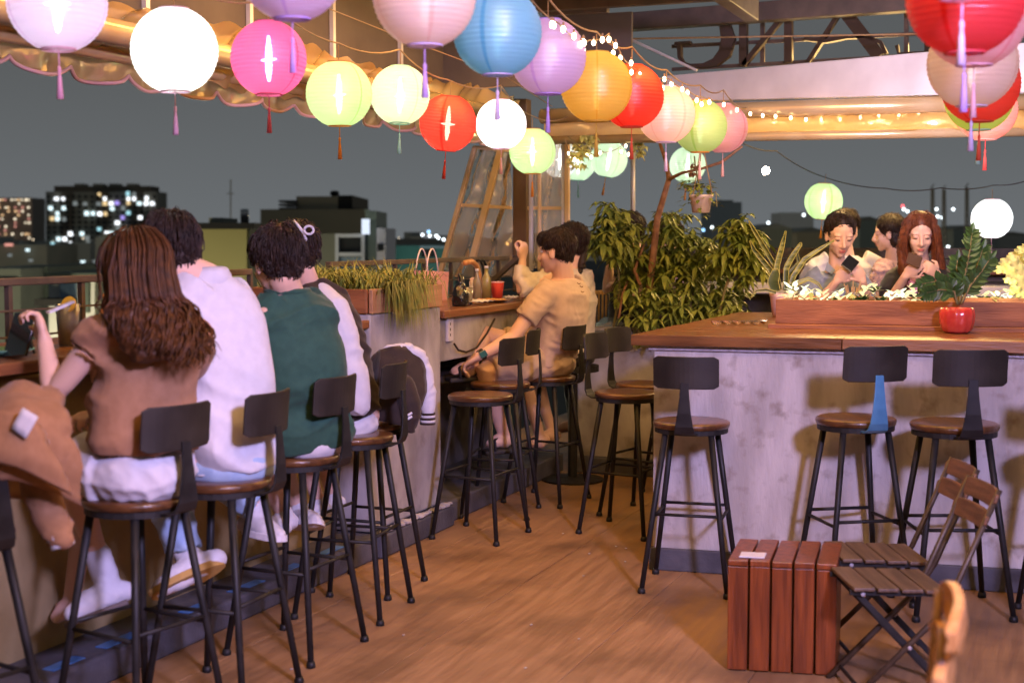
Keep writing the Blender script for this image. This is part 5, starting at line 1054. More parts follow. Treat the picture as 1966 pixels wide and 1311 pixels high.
h2.hair(P2, hair_dark, 520, .065, 1.06, .0, seed=11)
b = MB()
for q in (-1, 1): b.tube([h2.p(.085, q * .050, .008), h2.p(.06, q * .076, .010), h2.p(-.01, q * .082, .004)], .0032, 6); b.tube([h2.p(.098, q * (.031 + .022 * math.cos(a)), .004 + .018 * math.sin(a)) for a in [i * .5236 for i in range(13)]], .0022, 5)
b.tube([h2.p(.098, -.01, .008), h2.p(.098, .01, .008)], .002, 5); b.build('glasses', mat('blue_grey_glasses', (.10, .13, .22), .3), P2, smooth=True)
b = MB(); torso(b, hip, neck, lat, [(-.10, .175, .150, 0), (.02, .182, .158, .0), (.25, .178, .148, -.01), (.5, .174, .132, -.03), (.75, .172, .115, -.03), (.9, .150, .10, -.01), (1.0, .082, .078, .0)])
tsl(b, neck, sl, el, .55, .75, .098, .092); tsl(b, neck, sr, er, .55, .75, .10, .092); garment('shirt', b, c_white, P2, wr=(.020, 12, 14), smooth=3)
c = neck + V((0, 0, .012)); R = []
for i in range(17):
    a = .75 + i * 4.78 / 16; d_ = f2 * math.cos(a) + lat * math.sin(a); dz = V((0, 0, .012 * -math.cos(a))); R.append([c + d_ * .092 + dz * .4 - V((0, 0, .030)), c + d_ * .078 + dz + V((0, 0, .008)), c + d_ * .069 + dz + V((0, 0, .026)), c + d_ * .064 + dz + V((0, 0, .016)), c + d_ * .062 + dz - V((0, 0, .03))])
b = MB(); b.rings(R, False, False); b.build('collar', c_white, P2, smooth=True, solid=.004)
b = MB(); b.ell(hip + V((0, 0, -.03)), (.16, .175, .10), Matrix((f2, lat, Z3)).transposed()); sleeve(b, hip + lat * .09, kl, .11, .085, al, .070); sleeve(b, hip - lat * .09, kr, .11, .085, ar, .068); garment('jeans', b, c_denim, P2, wr=(.009, 22, 15))
shoe(P2, al, J(424, 1084, 4.95), J(298, 1144, 4.84), k=1.12); shoe(P2, ar, J(470, 1020, 5.40), J(544, 1038, 5.30), sole=shoe_w)
# ---------- 3: man in green sweater
P3 = person('young man in a dark green sweater and pale shorts on the third stool', (-2.68, 4.63, .74))
f3 = V((-.80, .60, 0)).normalized(); lat = V((-f3.y, f3.x, 0)); hip = J(585, 832, 5.34); neck = J(552, 562, 5.26)
sl, sr = J(512, 610, 5.16), J(612, 605, 5.40); el, wl = J(520, 735, 5.3), J(468, 690, 5.55); er, wr_ = J(580, 740, 5.6), J(520, 690, 5.8); kl, al = J(485, 862, 5.55), J(545, 985, 5.6); kr, ar = J(520, 850, 5.8), J(575, 975, 5.75)
h3 = Head(J(531, 506, 5.22), V((-.82, .52, -.16)), k=1.03)
b = MB(); h3.skin(b); b.tube([h3.p(-.03, 0, -.05), neck], [.055, .062], 14, roundcap=True); torso(b, hip, neck, lat, [(0, .14, .1, 0), (.4, .12, .09, 0), (.8, .16, .09, 0), (1, .07, .06, 0)])
arm(b, sl, el, wl); arm(b, sr, er, wr_); hand(b, wl, f3, (0, 0, -1), -lat, .4); hand(b, wr_, f3, (0, 0, -1), lat, .4); leg(b, hip + lat * .09, kl, al); leg(b, hip - lat * .09, kr, ar); pass
link('body', remesh(b, .007, 2), skin, P3); h3.features(P3); h3.hair(P3, hair_dark, 620, .065, 1.10, .02, seed=21)
b = MB(); torso(b, hip, neck, lat, [(-.10, .172, .14, 0), (.0, .190, .158, 0), (.2, .185, .15, -.01), (.5, .175, .138, -.03), (.75, .178, .118, -.03), (.9, .165, .105, -.01), (1.0, .085, .078, 0)])
tsl(b, neck, sl, el, .5, .9, .092, .080, wl, .058); tsl(b, neck, sr, er, .5, .9, .095, .08, wr_, .058); garment('sweater', b, c_green, P3, wr=(.018, 14, 24), smooth=3)
b = MB(); c = neck + V((0, 0, .006)); b.tube([c + (f3 * math.cos(a) * .074 + lat * math.sin(a) * .080) for a in [i * .4488 for i in range(15)]], .011, 8); b.build('neck_rib', c_green, P3, smooth=True)
b = MB(); b.ell(hip + V((0, 0, -.03)), (.15, .165, .09), Matrix((f3, lat, Z3)).transposed()); sleeve(b, hip + lat * .08, (hip + lat * .09).lerp(kl, .8), .105, .095); sleeve(b, hip - lat * .08, (hip - lat * .09).lerp(kr, .8), .105, .095); garment('shorts', b, c_white, P3, wr=(.008, 22, 25))
shoe(P3, ar, J(560, 1012, 5.75), J(614, 1006, 5.56), sole=shoe_w); shoe(P3, al, J(556, 1014, 5.6), J(500, 1034, 5.5), sole=shoe_w)
# ---------- 4: girl with hair bun, ribbon and varsity jacket
P4 = person('girl in a brown and white varsity jacket with a white ribbon in her hair', (-2.74, 5.2, .74))
f4 = V((-.86, .50, 0)).normalized(); lat = V((-f4.y, f4.x, 0)); hip = J(665, 800, 5.95); neck = J(592, 548, 5.86)
sl, sr = J(568, 568, 5.74), J(622, 572, 6.0); el, wl = J(560, 700, 5.85), J(520, 660, 6.1); er, wr_ = J(672, 712, 6.05), J(610, 700, 6.3); kl, al = J(570, 835, 6.2), J(610, 960, 6.3); kr, ar = J(600, 830, 6.4), J(640, 950, 6.45)
h4 = Head(J(568, 488, 5.82), V((-.86, .44, -.22)))
b = MB(); h4.skin(b); b.tube([h4.p(-.03, 0, -.05), neck], [.046, .050], 14, roundcap=True); torso(b, hip, neck, lat, [(0, .12, .09, 0), (.4, .11, .08, 0), (.8, .14, .08, 0), (1, .06, .05, 0)])
arm(b, sl, el, wl, .9); arm(b, sr, er, wr_, .9); hand(b, wl, f4, (0, 0, -1), -lat, .4, .9); hand(b, wr_, f4, (0, 0, -1), lat, .4, .9); leg(b, hip + lat * .08, kl, al, .92); leg(b, hip - lat * .08, kr, ar, .92)
link('body', remesh(b, .0072, 2), skin, P4); h4.features(P4); h4.hair(P4, hair_dark, 360, .06, 1.05, seed=31)
b = MB(); bc = J(578, 438, 5.86); b.ell(bc, (.045, .045, .04)); link('hair_bun', remesh(b, .007, 2, (.006, 70, 3)), hair_dark, P4)
b = MB(); b.tube([J(564, 424, 5.76), J(573, 434, 5.72), J(582, 446, 5.71), J(587, 458, 5.72), J(589, 472, 5.74)], .006, 8); b.tube([J(584 + 9 * (1 - math.cos(a)) , 446 - 8 * math.sin(a) - 4, 5.70) for a in [i * .5236 for i in range(13)]], .005, 8); b.build('ribbon', c_white, P4, smooth=True)
b = MB(); torso(b, hip, neck, lat, [(-.02, .15, .12, 0), (.15, .17, .135, 0), (.4, .165, .13, -.015), (.7, .17, .115, -.03), (.9, .145, .09, -.02), (1.0, .075, .07, 0)]); garment('jacket', b, c_choc, P4, wr=(.009, 18, 34))
b = MB(); b.tube([J(616, 562, 5.84), J(632, 592, 5.80), J(650, 640, 5.79), J(674, 715, 5.79), J(686, 775, 5.80)], [.050, .082, .080, .074, .060], 16, roundcap=True); garment('sleeve', b, c_white, P4, wr=(.008, 22, 35)); b = MB(); sleeve(b, neck.lerp(sl, .75), el, .078, .07, wl, .056); garment('sleeve', b, c_white, P4, wr=(.008, 22, 36))
b = MB(); b.ell(hip + V((0, 0, -.035)), (.135, .15, .085), Matrix((f4, lat, Z3)).transposed()); sleeve(b, hip + lat * .07, (hip + lat * .08).lerp(kl, .6), .10, .09); sleeve(b, hip - lat * .07, (hip - lat * .08).lerp(kr, .6), .10, .09); garment('skirt', b, c_white, P4, wr=(.008, 20, 37))
shoe(P4, al, J(624, 986, 6.3), J(575, 1002, 6.2), sole=shoe_w, k=.92); shoe(P4, ar, J(652, 976, 6.45), J(605, 992, 6.4), sole=shoe_w, k=.92)
# ---------- 5: man in tan tee and khaki shorts with a watch
P5 = person('man in tan tee and khaki shorts wearing a smart watch, looking out to the left', (-2.83, 7.82, .74))
f5 = V((-.97, .24, 0)).normalized(); lat = V((-f5.y, f5.x, 0)); hip = J(1052, 690, 8.36); neck = J(1082, 536, 8.30)
sl, sr = J(1040, 570, 8.13), J(1112, 560, 8.45); el, wl = J(985, 648, 8.06), J(918, 685, 7.98); er, wr_ = J(1050, 650, 8.55), J(1012, 640, 8.5); kl, al = J(930, 712, 8.05), J(968, 838, 8.22); kr, ar = J(928, 642, 8.32), J(902, 706, 8.10)
h5 = Head(J(1068, 484, 8.26), V((-1, .05, -.06)), k=1.06)
b = MB(); h5.skin(b); b.tube([h5.p(-.03, 0, -.05), neck], [.058, .066], 14, roundcap=True); torso(b, hip, neck, lat, [(0, .14, .1, 0), (.4, .13, .09, 0), (.8, .17, .09, 0), (1, .07, .06, 0)])
arm(b, sl, el, wl, 1.12); arm(b, sr, er, wr_, 1.1); hand(b, wl, J(895, 700, 8.0) - wl, (-.1, 0, -1), FW * 1 + RT * -.3, .55, 1.05); hand(b, wr_, J(998, 640, 8.4) - wr_, (0, 0, -1), lat, .5)
leg(b, hip + lat * .1, kl, al, 1.08); leg(b, hip - lat * .05, kr, ar, 1.05); foot(b, ar, J(912, 716, 8.12), J(866, 718, 8.05), 1.0, True); foot(b, al, J(978, 852, 8.22), J(934, 858, 8.15), 1.0, True)
link('body', remesh(b, .0068, 2), skin, P5); h5.features(P5, True); h5.hair(P5, hair_dark, 620, .05, 1.0, .014, seed=41)
b = MB(); torso(b, hip, neck, lat, [(-.06, .172, .142, 0), (.1, .176, .146, 0), (.35, .172, .14, -.02), (.6, .178, .134, -.035), (.8, .182, .116, -.03), (.92, .165, .10, -.01), (1.0, .085, .08, 0)])
tsl(b, neck, sl, el, .5, .58, .086, .072); tsl(b, neck, sr, er, .5, .58, .086, .072); garment('tee', b, c_tan, P5, wr=(.009, 22, 44))
b = MB(); b.ell(hip + V((0, 0, -.02)), (.17, .175, .105), Matrix((f5, lat, Z3)).transposed()); sleeve(b, hip + lat * .09, (hip + lat * .1).lerp(kl, .93), .118, .092); sleeve(b, hip - lat * .05, (hip - lat * .05).lerp(kr, .75), .115, .095); garment('shorts', b, c_khaki, P5, wr=(.010, 20, 45))
c = wl.lerp(el, .10); d_ = (wl - el).normalized(); b = MB(); b.tube([c - d_ * .014, c + d_ * .014], .034, 18); wt = b.build('watch_strap', metal_black, P5, smooth=False); n_ = (C0 - c); n_ = (n_ - d_ * n_.dot(d_)).normalized(); b = MB(); q = c + n_ * .034; b.beam(q - d_ * .021, q + d_ * .021, .036, .012, n_); b.build('watch_face', mat('watch_glass', (.015, .03, .035), .1, coat=.5, emit=(.25, .9, .8), estr=.06), P5, bevel=.004)
for he, to in ((J(914, 722, 8.12), J(862, 726, 8.03)), (J(980, 858, 8.22), J(930, 866, 8.13))):
    b = MB(); b.beam(he + V((.03, 0, -.01)), to + V((-.01, 0, -.01)), .10, .028); b.build('sandal_sole', sandal_m, P5, bevel=.01); m2 = he.lerp(to, .55); b = MB(); b.tube([m2 + V((.02, -.055, -.005)), m2 + V((0, -.03, .055)), m2 + V((0, .03, .055)), m2 + V((-.01, .055, -.005))], .02, 8, flat=.35); b.build('sandal_strap', sandal_m, P5, smooth=True)
for k, (x, y) in enumerate(((1108, 543), (1113, 549), (1115, 559))): b = MB(); p = J(x, y, 8.14 + .04 * k); b.tube([p, p + V((.012, .004, -.008)), p + V((.018, .006, -.002))], .003, 5); b.build('back_print', mat('print_brown', (.2, .11, .06), .8), P5)
# ---------- 6: woman in cream shirt with ponytail raising a hand
P6 = person('woman with a dark ponytail in a cream shirt raising one hand', (-2.9, 8.75, .74))
f6 = V((-.95, .2, 0)).normalized(); lat = V((-f6.y, f6.x, 0)); hip = J(1100, 675, 9.05); neck = J(1098, 512, 9.0)
sl, sr = J(1066, 535, 8.85), J(1128, 530, 9.15); el, wl = J(1000, 556, 8.82), J(1003, 498, 8.86); er, wr_ = J(1128, 590, 9.1), J(1075, 575, 9.2); kl, al = J(1000, 712, 8.95), J(1038, 842, 9.0); kr, ar = J(1020, 700, 9.2), J(1060, 830, 9.2)
h6 = Head(J(1095, 470, 8.98), V((-.98, .1, -.1)), k=1.05)
b = MB(); h6.skin(b); b.tube([h6.p(-.03, 0, -.05), neck], [.048, .054], 14, roundcap=True); torso(b, hip, neck, lat, [(0, .13, .09, 0), (.4, .11, .08, 0), (.8, .15, .08, 0), (1, .06, .05, 0)])
arm(b, sl, el, wl, 1.0); arm(b, sr, er, wr_, .95); hand(b, wl, J(1008, 462, 8.86) - wl, f6, FW * -1, 1.0, 1.1); hand(b, wr_, f6, (0, 0, -1), lat, .5); leg(b, hip + lat * .09, kl, al); leg(b, hip - lat * .08, kr, ar); foot(b, al, J(1046, 852, 9), J(1012, 858, 8.95), 1, True); foot(b, ar, J(1068, 842, 9.2), J(1036, 846, 9.1), 1, True)
link('body', remesh(b, .0072, 2), skin, P6); h6.features(P6); h6.hair(P6, hair_dark, 360, .06, 1.06, seed=51)
b = MB(); b.tube([h6.p(-.10, 0, .03), J(1118, 480, 8.97), J(1117, 510, 8.95), J(1112, 535, 8.93)], [.03, .034, .028, .008], 12, roundcap=True); link('ponytail', remesh(b, .008, 2, (.006, 60, 4)), hair_dark, P6)
c_cream = cloth('cream_shirt', (.66, .58, .48), (.6, .52, .43)); b = MB(); torso(b, hip, neck, lat, [(-.02, .17, .13, 0), (.3, .165, .125, 0), (.6, .175, .12, -.02), (.85, .165, .1, -.01), (1.0, .075, .07, 0)]); sleeve(b, neck.lerp(sl, .5), el, .085, .068, el.lerp(wl, .78), .055); sleeve(b, neck.lerp(sr, .5), er, .088, .068, er.lerp(wr_, .8), .052); garment('shirt', b, c_cream, P6, wr=(.011, 18, 54))
b = MB(); b.ell(hip + V((0, 0, -.02)), (.15, .16, .1), Matrix((f6, lat, Z3)).transposed()); sleeve(b, hip + lat * .08, (hip + lat * .09).lerp(kl, .9), .105, .08); sleeve(b, hip - lat * .08, (hip - lat * .08).lerp(kr, .9), .105, .08); garment('trousers', b, c_black, P6, wr=(.008, 22, 55))
tag(link('bar_stool_far', MB().lathe([(0, .74), (.165, .74), (.165, .70), (0, .70)], (hip.x, hip.y, 0), 24).tube([(hip.x, hip.y, .70), (hip.x, hip.y, .02)], .03, 12).lathe([(0, .03), (.2, .012), (.2, 0), (0, 0)], (hip.x, hip.y, 0), 24).mesh('s', False), metal_black, None), 'round pedestal stool under the woman with the ponytail', 'bar stool'); bpy.data.objects['bar_stool_far'].name = 'pedestal_stool'
# ---------- simpler seated figures further back
def seated(P, hip, neck, head, f, k, arms, tops, hairm, top_m, leg_m, seed, feat=False, slv=.55, short=False, hairkw=None, open_e=False, collar=False):
    lat = V((-f.y, f.x, 0)); sl, el, wl, hl, sr, er, wr_, hr, palm, curl = arms
    kl = hip + lat * .10 + f * .42 + V((0, 0, -.02)); kr = hip - lat * .10 + f * .42 + V((0, 0, -.02)); al = V((kl.x, kl.y, .28)) - f * .05; ar = V((kr.x, kr.y, .28)) - f * .05
    b = MB(); head.skin(b); b.tube([head.p(-.03, 0, -.05), neck], [.048 * k, .054 * k], 14, roundcap=True); torso(b, hip, neck, lat, [(0, .13, .09, 0), (.4, .11, .08, 0), (.8, .15, .08, 0), (1, .06, .05, 0)])
    arm(b, sl, el, wl, k); arm(b, sr, er, wr_, k); hand(b, wl, hl - wl, palm, -lat + Z3, curl, k); hand(b, wr_, hr - wr_, palm, lat + Z3, curl, k); leg(b, hip + lat * .09, kl, al); leg(b, hip - lat * .09, kr, ar); foot(b, al, al - f * .03 + V((0, 0, -.06)), al + f * .19 + V((0, 0, -.08))); foot(b, ar, ar - f * .03 + V((0, 0, -.06)), ar + f * .19 + V((0, 0, -.08)))
    link('body', remesh(b, .0058 if feat else .008, 2), skin, P)
    if feat: head.features(P, open_e)
    if hairkw is not None: head.hair(P, hairm, **hairkw)
    b = MB(); torso(b, hip, neck, lat, tops); tsl(b, neck, sl, el, .5, slv, .088 * k, .072 * k) if slv <= 1 else tsl(b, neck, sl, el, .5, 1.0, .088 * k, .066 * k, el.lerp(wl, slv - 1), .05 * k)
    tsl(b, neck, sr, er, .5, slv, .088 * k, .072 * k) if slv <= 1 else tsl(b, neck, sr, er, .5, 1.0, .088 * k, .066 * k, er.lerp(wr_, slv - 1), .05 * k)
    garment('shirt', b, top_m, P, .010, (.009, 18, seed))
    b = MB(); b.ell(hip + V((0, 0, -.02)), (.15, .16, .1), Matrix((f, lat, Z3)).transposed()); sleeve(b, hip + lat * .08, kl, .105, .078, al, .055); sleeve(b, hip - lat * .08, kr, .105, .078, ar, .055); garment('trousers', b, leg_m, P, .012, (.008, 20, seed + 1))
    return lat
TOP = [(-.02, .165, .125, 0), (.3, .16, .12, 0), (.6, .175, .115, 0), (.85, .165, .09, 0), (1.0, .072, .065, 0)]
def bench_stool(p, label):
    b = MB(); b.lathe([(0, p.z - .10), (.17, p.z - .10), (.17, p.z - .13), (0, p.z - .13)], (p.x, p.y, 0), 24); b.tube([(p.x, p.y, p.z - .13), (p.x, p.y, .02)], .03, 10); b.lathe([(0, .03), (.2, .012), (.2, 0), (0, 0)], (p.x, p.y, 0), 24); tag(b.build('pedestal_stool', metal_black), label, 'bar stool')
# 7: person in black tee behind the shrub
P7 = person('person in a black tee half hidden by the shrub, elbow on the table', (-2.9, 9.5, .74)); f = V((-.6, -.75, 0)).normalized(); hip = J(1205, 660, 10.0); bench_stool(hip, 'pedestal stool under the person in the black tee')
seated(P7, hip, J(1212, 500, 9.95), Head(J(1207, 447, 9.95), V((-.7, -.6, -.3)), k=1.08), f, 1.02, (J(1238, 520, 9.8), J(1232, 580, 9.7), J(1200, 560, 9.6), J(1188, 550, 9.6), J(1184, 520, 9.95), J(1166, 556, 9.8), J(1172, 500, 9.75), J(1178, 480, 9.72), V((0, 0, -1)), .5), TOP, hair_dark, c_black, c_black, 61, False, .5, hairkw=dict(n=240, seed=61, vol=1.08))
# 8: face behind the shrub
P8 = person('person with dark hair glimpsed through the leaves of the shrub', (-2.2, 10.0, .74)); f = V((-.9, -.3, 0)).normalized(); hip = J(1285, 640, 10.4); bench_stool(hip, 'pedestal stool under the person glimpsed through leaves')
seated(P8, hip, J(1288, 500, 10.4), Head(J(1280, 456, 10.4), V((-.95, -.25, -.2)), k=1.0), f, .95, (J(1300, 520, 10.2), J(1300, 590, 10.1), J(1270, 570, 10.0), J(1255, 565, 10), J(1268, 520, 10.5), J(1258, 585, 10.4), J(1245, 565, 10.2), J(1235, 560, 10.2), V((0, 0, -1)), .5), TOP, hair_dark, c_pink, c_black, 71, False, .5, hairkw=dict(n=200, seed=71, vol=1.10))
# 9: woman in pale blue shirt with phone
P9 = person('smiling woman in a pale blue collared shirt looking down at her phone', (-1.5, 9.1, .74)); f = V((.33, -.94, 0)).normalized(); hip = J(1612, 668, 8.95); bench_stool(hip, 'pedestal stool under the woman in pale blue')
h9 = Head(J(1612, 452, 8.66), V((.42, -.86, -.36)), k=1.06); neck9 = J(1606, 516, 8.76)
lat9 = seated(P9, hip, neck9, h9, f, .95, (J(1652, 545, 8.72), J(1668, 592, 8.62), J(1656, 540, 8.40), J(1640, 508, 8.36), J(1556, 538, 8.80), J(1564, 592, 8.60), J(1606, 540, 8.42), J(1632, 512, 8.36), FW, .75), TOP, hair_dark, c_blue, c_black, 81, True, .8, hairkw=dict(n=360, ln=.05, seed=81, vol=1.0))
b = MB(); h9.e(b, -.10, .0, .065, .045, .05, .045); h9.e(b, -.095, .02, .09, .03, .035, .03); link('hair_bun', remesh(b, .008, 2, (.006, 60, 2)), hair_dark, P9)
for q in (-1, 1):
    a = neck9 + f * .052 + lat9 * q * .02 + V((0, 0, .022)); b = MB(); b.add([a + lat9 * q * .042 + V((0, 0, .02)) - f * .03, a - V((0, 0, .03)) + f * .01, a + lat9 * q * .022 + V((0, 0, -.055)) + f * .022, a + lat9 * q * .062 + V((0, 0, -.03)) + f * .005], [(0, 1, 2, 3)]); b.build('collar', c_blue, P9, solid=.004)
def phone(a, c, w, label, m):
    b = MB(); b.beam(a, c, w, .010, (FW - Z3 * .3)); r = tag(b.build('phone', m, bevel=.004), label, 'phone')
phone(J(1624, 516, 8.30), J(1640, 496, 8.34), .075, 'black phone held by the woman in pale blue', black_gloss)
# 12: woman with long auburn hair
P12 = person('woman with long auburn hair in a black tee with pink print looking at her phone', (-.75, 9.2, .74)); f = V((.30, -.95, 0)).normalized(); hip = J(1755, 672, 9.05); bench_stool(hip, 'pedestal stool under the woman with auburn hair')
h12 = Head(J(1766, 451, 8.76), V((.20, -.94, -.26)), k=1.06); neck12 = J(1768, 512, 8.86)
lat = seated(P12, hip, neck12, h12, f, .98, (J(1812, 538, 8.80), J(1826, 590, 8.66), J(1800, 528, 8.46), J(1775, 508, 8.40), J(1716, 536, 8.88), J(1704, 588, 8.72), J(1738, 530, 8.46), J(1762, 510, 8.40), FW, .7), TOP, hair_red, c_black, c_black, 91, True, .62, hairkw=dict(n=300, ln=.08, seed=91, vol=1.04, nape=True))
phone(J(1752, 510, 8.36), J(1758, 490, 8.42), .085, 'dark phone held in both hands by the woman with auburn hair', mat('bronze_phone', (.10, .06, .04), .3))
b = MB()
for q, lo in ((1, 8.72), (-1, 8.86)):
    b.tube([h12.p(-.01, q * .055, .085), h12.p(.01, q * .088, .02), h12.p(.0, q * .098, -.08), neck12 + lat * q * .11 + f * .05 + V((0, 0, -.06)), neck12 + lat * q * .125 + f * .08 + V((0, 0, -.20 if q > 0 else -.12))], [.028, .034, .040, .042, .012], 12, roundcap=True)
h12.e(b, -.07, 0, -.06, .05, .09, .12); link('long_hair', remesh(b, .008, 3, (.006, 45, 5)), hair_red, P12)
st = MB(); rs = random.Random(77)
for i in range(230):
    q = 1 if rs.random() < .58 else -1; j = lambda s: rs.uniform(-s, s); top = h12.p(-.02 + j(.03), q * rs.uniform(.0, .03), .125)
    P = [top, h12.p(.02 + j(.04), q * (.075 + j(.012)), .06), h12.p(.01 + j(.05), q * (.095 + j(.015)), -.05), neck12 + lat * q * (.10 + j(.035)) + f * (.05 + j(.04)) + V((0, 0, -.03)), neck12 + lat * q * (.115 + j(.045)) + f * (.09 + j(.03)) + V((0, 0, (-.20 if q > 0 else -.11) + j(.06)))]
    r0 = rs.uniform(.002, .004); st.tube(P, [r0, r0, r0, r0 * .9, r0 * .2], 5)
st.build('hair_strands', hair_red, P12, smooth=True, kind='stuff')
b = MB(); prm = mat('pink_print', (.62, .26, .46), .8, col2=(.75, .40, .58), scale=40)
c = hip.lerp(neck12, .80) + f * .112 - lat * .035
for k in range(6):
    a = k * 1.047; p = c + lat * .045 * math.cos(a) + V((0, 0, .042 * math.sin(a))); b.ell(p, (.030, .008, .024), Matrix((lat, f, Z3)).transposed(), nu=10, nv=6)
b.build('shirt_print', prm, P12, smooth=True)
# 10: man in white shirt seen from behind, 11: woman with bob
P10 = person('man in a white shirt seen from behind beyond the woman in pale blue', (-1.6, 10.6, .74)); f = V((.1, .99, 0)).normalized(); hip = J(1622, 640, 10.5); bench_stool(hip, 'pedestal stool under the man in white seen from behind')
seated(P10, hip, J(1624, 490, 10.45), Head(J(1624, 440, 10.45), V((.3, .9, -.15)), k=1.10), f, 1.12, (J(1562, 515, 10.45), J(1548, 560, 10.6), J(1590, 560, 10.9), J(1600, 556, 11), J(1684, 512, 10.45), J(1702, 556, 10.6), J(1660, 556, 10.9), J(1650, 553, 11), V((0, 0, -1)), .4), [(-.02, .19, .14, 0), (.3, .19, .14, 0), (.6, .21, .14, 0), (.85, .20, .11, 0), (1.0, .085, .075, 0)], hair_dark, c_white, c_denim, 101, False, 1.4, hairkw=dict(n=320, seed=101, vol=1.06))
P11 = person('woman with a short dark bob in a pinkish top turned to the left', (-1.0, 10.6, .74)); f = V((-.8, .5, 0)).normalized(); hip = J(1712, 640, 10.4); bench_stool(hip, 'pedestal stool under the woman with the dark bob')
h11 = Head(J(1706, 449, 10.3), V((-.93, -.05, -.1)), k=1.06)
seated(P11, hip, J(1712, 500, 10.35), h11, f, .95, (J(1690, 522, 10.2), J(1680, 575, 10.2), J(1650, 562, 10.5), J(1640, 560, 10.6), J(1738, 520, 10.5), J(1740, 572, 10.6), J(1700, 565, 10.8), J(1690, 560, 10.9), V((0, 0, -1)), .4), [(-.02, .165, .125, 0), (.3, .16, .12, 0), (.6, .175, .115, 0), (.80, .165, .09, 0), (.86, .14, .085, 0)], hair_dark, c_pink, c_black, 111, True, .6, hairkw=dict(n=260, seed=111, vol=1.08))
b = MB(); h11.e(b, -.045, 0, -.03, .065, .085, .085); link('bob', remesh(b, .008, 2, (.007, 50, 2)), hair_dark, P11)
# ================================================================== PLANTS
def branchy(P, r): b = MB(); b.tube(P, r, 8, roundcap=True); return b
def whorls(mb, centres, rad, n, L, w, rs, droop=.55):
    L = L * .66; w = w * 1.08; n = int(n * 1.9)
    for c in centres:
        for i in range(n):
            a = rs.uniform(0, 6.283); u = rs.random() ** .5; q = V((rad[0] * u * math.cos(a), rad[1] * u * math.sin(a), rad[2] * rs.uniform(-1, 1))); p = V(c) + q; k = rs.randint(4, 7); a0 = rs.uniform(0, 6.28)
            for j in range(k):
                a1 = a0 + j * 6.283 / k + rs.uniform(-.25, .25); d = V((math.cos(a1), math.sin(a1), rs.uniform(-.9, .45))); l_ = L * rs.uniform(.6, 1.15)
                mb.leaf(p, d, Z3, l_, w * rs.uniform(.7, 1.1) * l_ / L, droop * rs.uniform(.5, 1.2), .35)
rs = random.Random(12)
t = root('shrub', 'big drooping leafed shrub growing in the back planter wall', 'shrub', (-2.3, 9.4, .88))
m = MB()
whorls(m, [J(1290, 560, 9.3), J(1250, 590, 9.1), J(1330, 590, 9.2), J(1310, 520, 9.4), J(1370, 560, 9.3), J(1230, 545, 9.3), J(1280, 620, 9.05), J(1350, 620, 9.1), J(1390, 590, 9.2), J(1300, 480, 9.4), J(1255, 500, 9.4), J(1340, 490, 9.4), J(1285, 440, 9.45)], (.17, .2, .12), 22, .13, .034, rs); m.build('leaves', leaf_a, t, kind='stuff')
for P, r in (([J(1238, 640, 9.2), J(1246, 560, 9.25), J(1262, 420, 9.2), J(1284, 345, 9.1)], [.028, .026, .022, .017]), ([J(1284, 345, 9.1), J(1280, 315, 9.1), J(1270, 285, 9.05), J(1262, 262, 9.05)], [.016, .013, .012, .007]), ([J(1284, 345, 9.1), J(1310, 332, 8.95), J(1345, 325, 8.85), J(1385, 312, 8.8), J(1424, 282, 8.8)], [.014, .010, .008, .010, .007]), ([J(1228, 545, 9.2), J(1218, 520, 9.2), J(1236, 470, 9.3)], [.012, .012, .008]), ([J(1188, 610, 9.1), J(1195, 565, 9.1), J(1205, 540, 9.2)], .008)):
    branchy(P, r).build('branch', bark_m, t, smooth=True)
b = MB()
for P in ([J(1290, 640, 9.2), J(1300, 580, 9.3), J(1310, 530, 9.4)], [J(1340, 640, 9.2), J(1350, 590, 9.3), J(1372, 555, 9.3)], [J(1325, 640, 9.1), J(1326, 590, 9.1), J(1324, 570, 9.1)], [J(1260, 640, 9.1), J(1252, 600, 9.1), J(1240, 560, 9.2)]): b.tube(P, .009, 7)
b.build('stem', stem_m, t, smooth=True)
t = root('shrub', 'tall leafy plant clump in front of the white pole left of the bare trunk', 'shrub', J(1180, 620, 9.3)); m = MB()
whorls(m, [J(1175, 410, 9.3), J(1165, 440, 9.25), J(1195, 445, 9.3), J(1180, 475, 9.2), J(1150, 460, 9.3), J(1205, 485, 9.3)], (.09, .12, .07), 13, .14, .036, rs); m.build('leaves', leaf_a, t, kind='stuff')
branchy([J(1178, 625, 9.25), J(1190, 560, 9.25), J(1186, 500, 9.25), J(1180, 430, 9.25)], .009).build('stem', stem_m, t, smooth=True)
t = root('shrub', 'slender leafy plant between the big shrub and the snake plant', 'shrub', J(1385, 620, 8.9)); m = MB()
whorls(m, [J(1425, 430, 8.9), J(1410, 455, 8.85), J(1445, 455, 8.9), J(1425, 485, 8.85), J(1400, 500, 8.9), J(1445, 500, 8.9), J(1380, 495, 9)], (.08, .10, .06), 9, .14, .036, rs); whorls(m, [J(1395, 590, 8.8), J(1440, 530, 8.8)], (.08, .08, .06), 5, .12, .03, rs); m.build('leaves', leaf_a, t, kind='stuff')
branchy([J(1380, 610, 8.9), J(1392, 555, 8.9), J(1412, 500, 8.9), J(1424, 440, 8.9)], .008).build('stem', stem_m, t, smooth=True)
t = root('hanging_leaves', 'yellow lit climbing leaves hanging by the corner screen', 'plant', J(1120, 290, 9.6)); m = MB()
whorls(m, [J(1115, 285, 9.6), J(1108, 305, 9.55), J(1225, 285, 9.8), J(1130, 275, 9.6)], (.06, .06, .05), 8, .055, .03, rs, .5); m.build('leaves', leaf_y, t, kind='stuff')
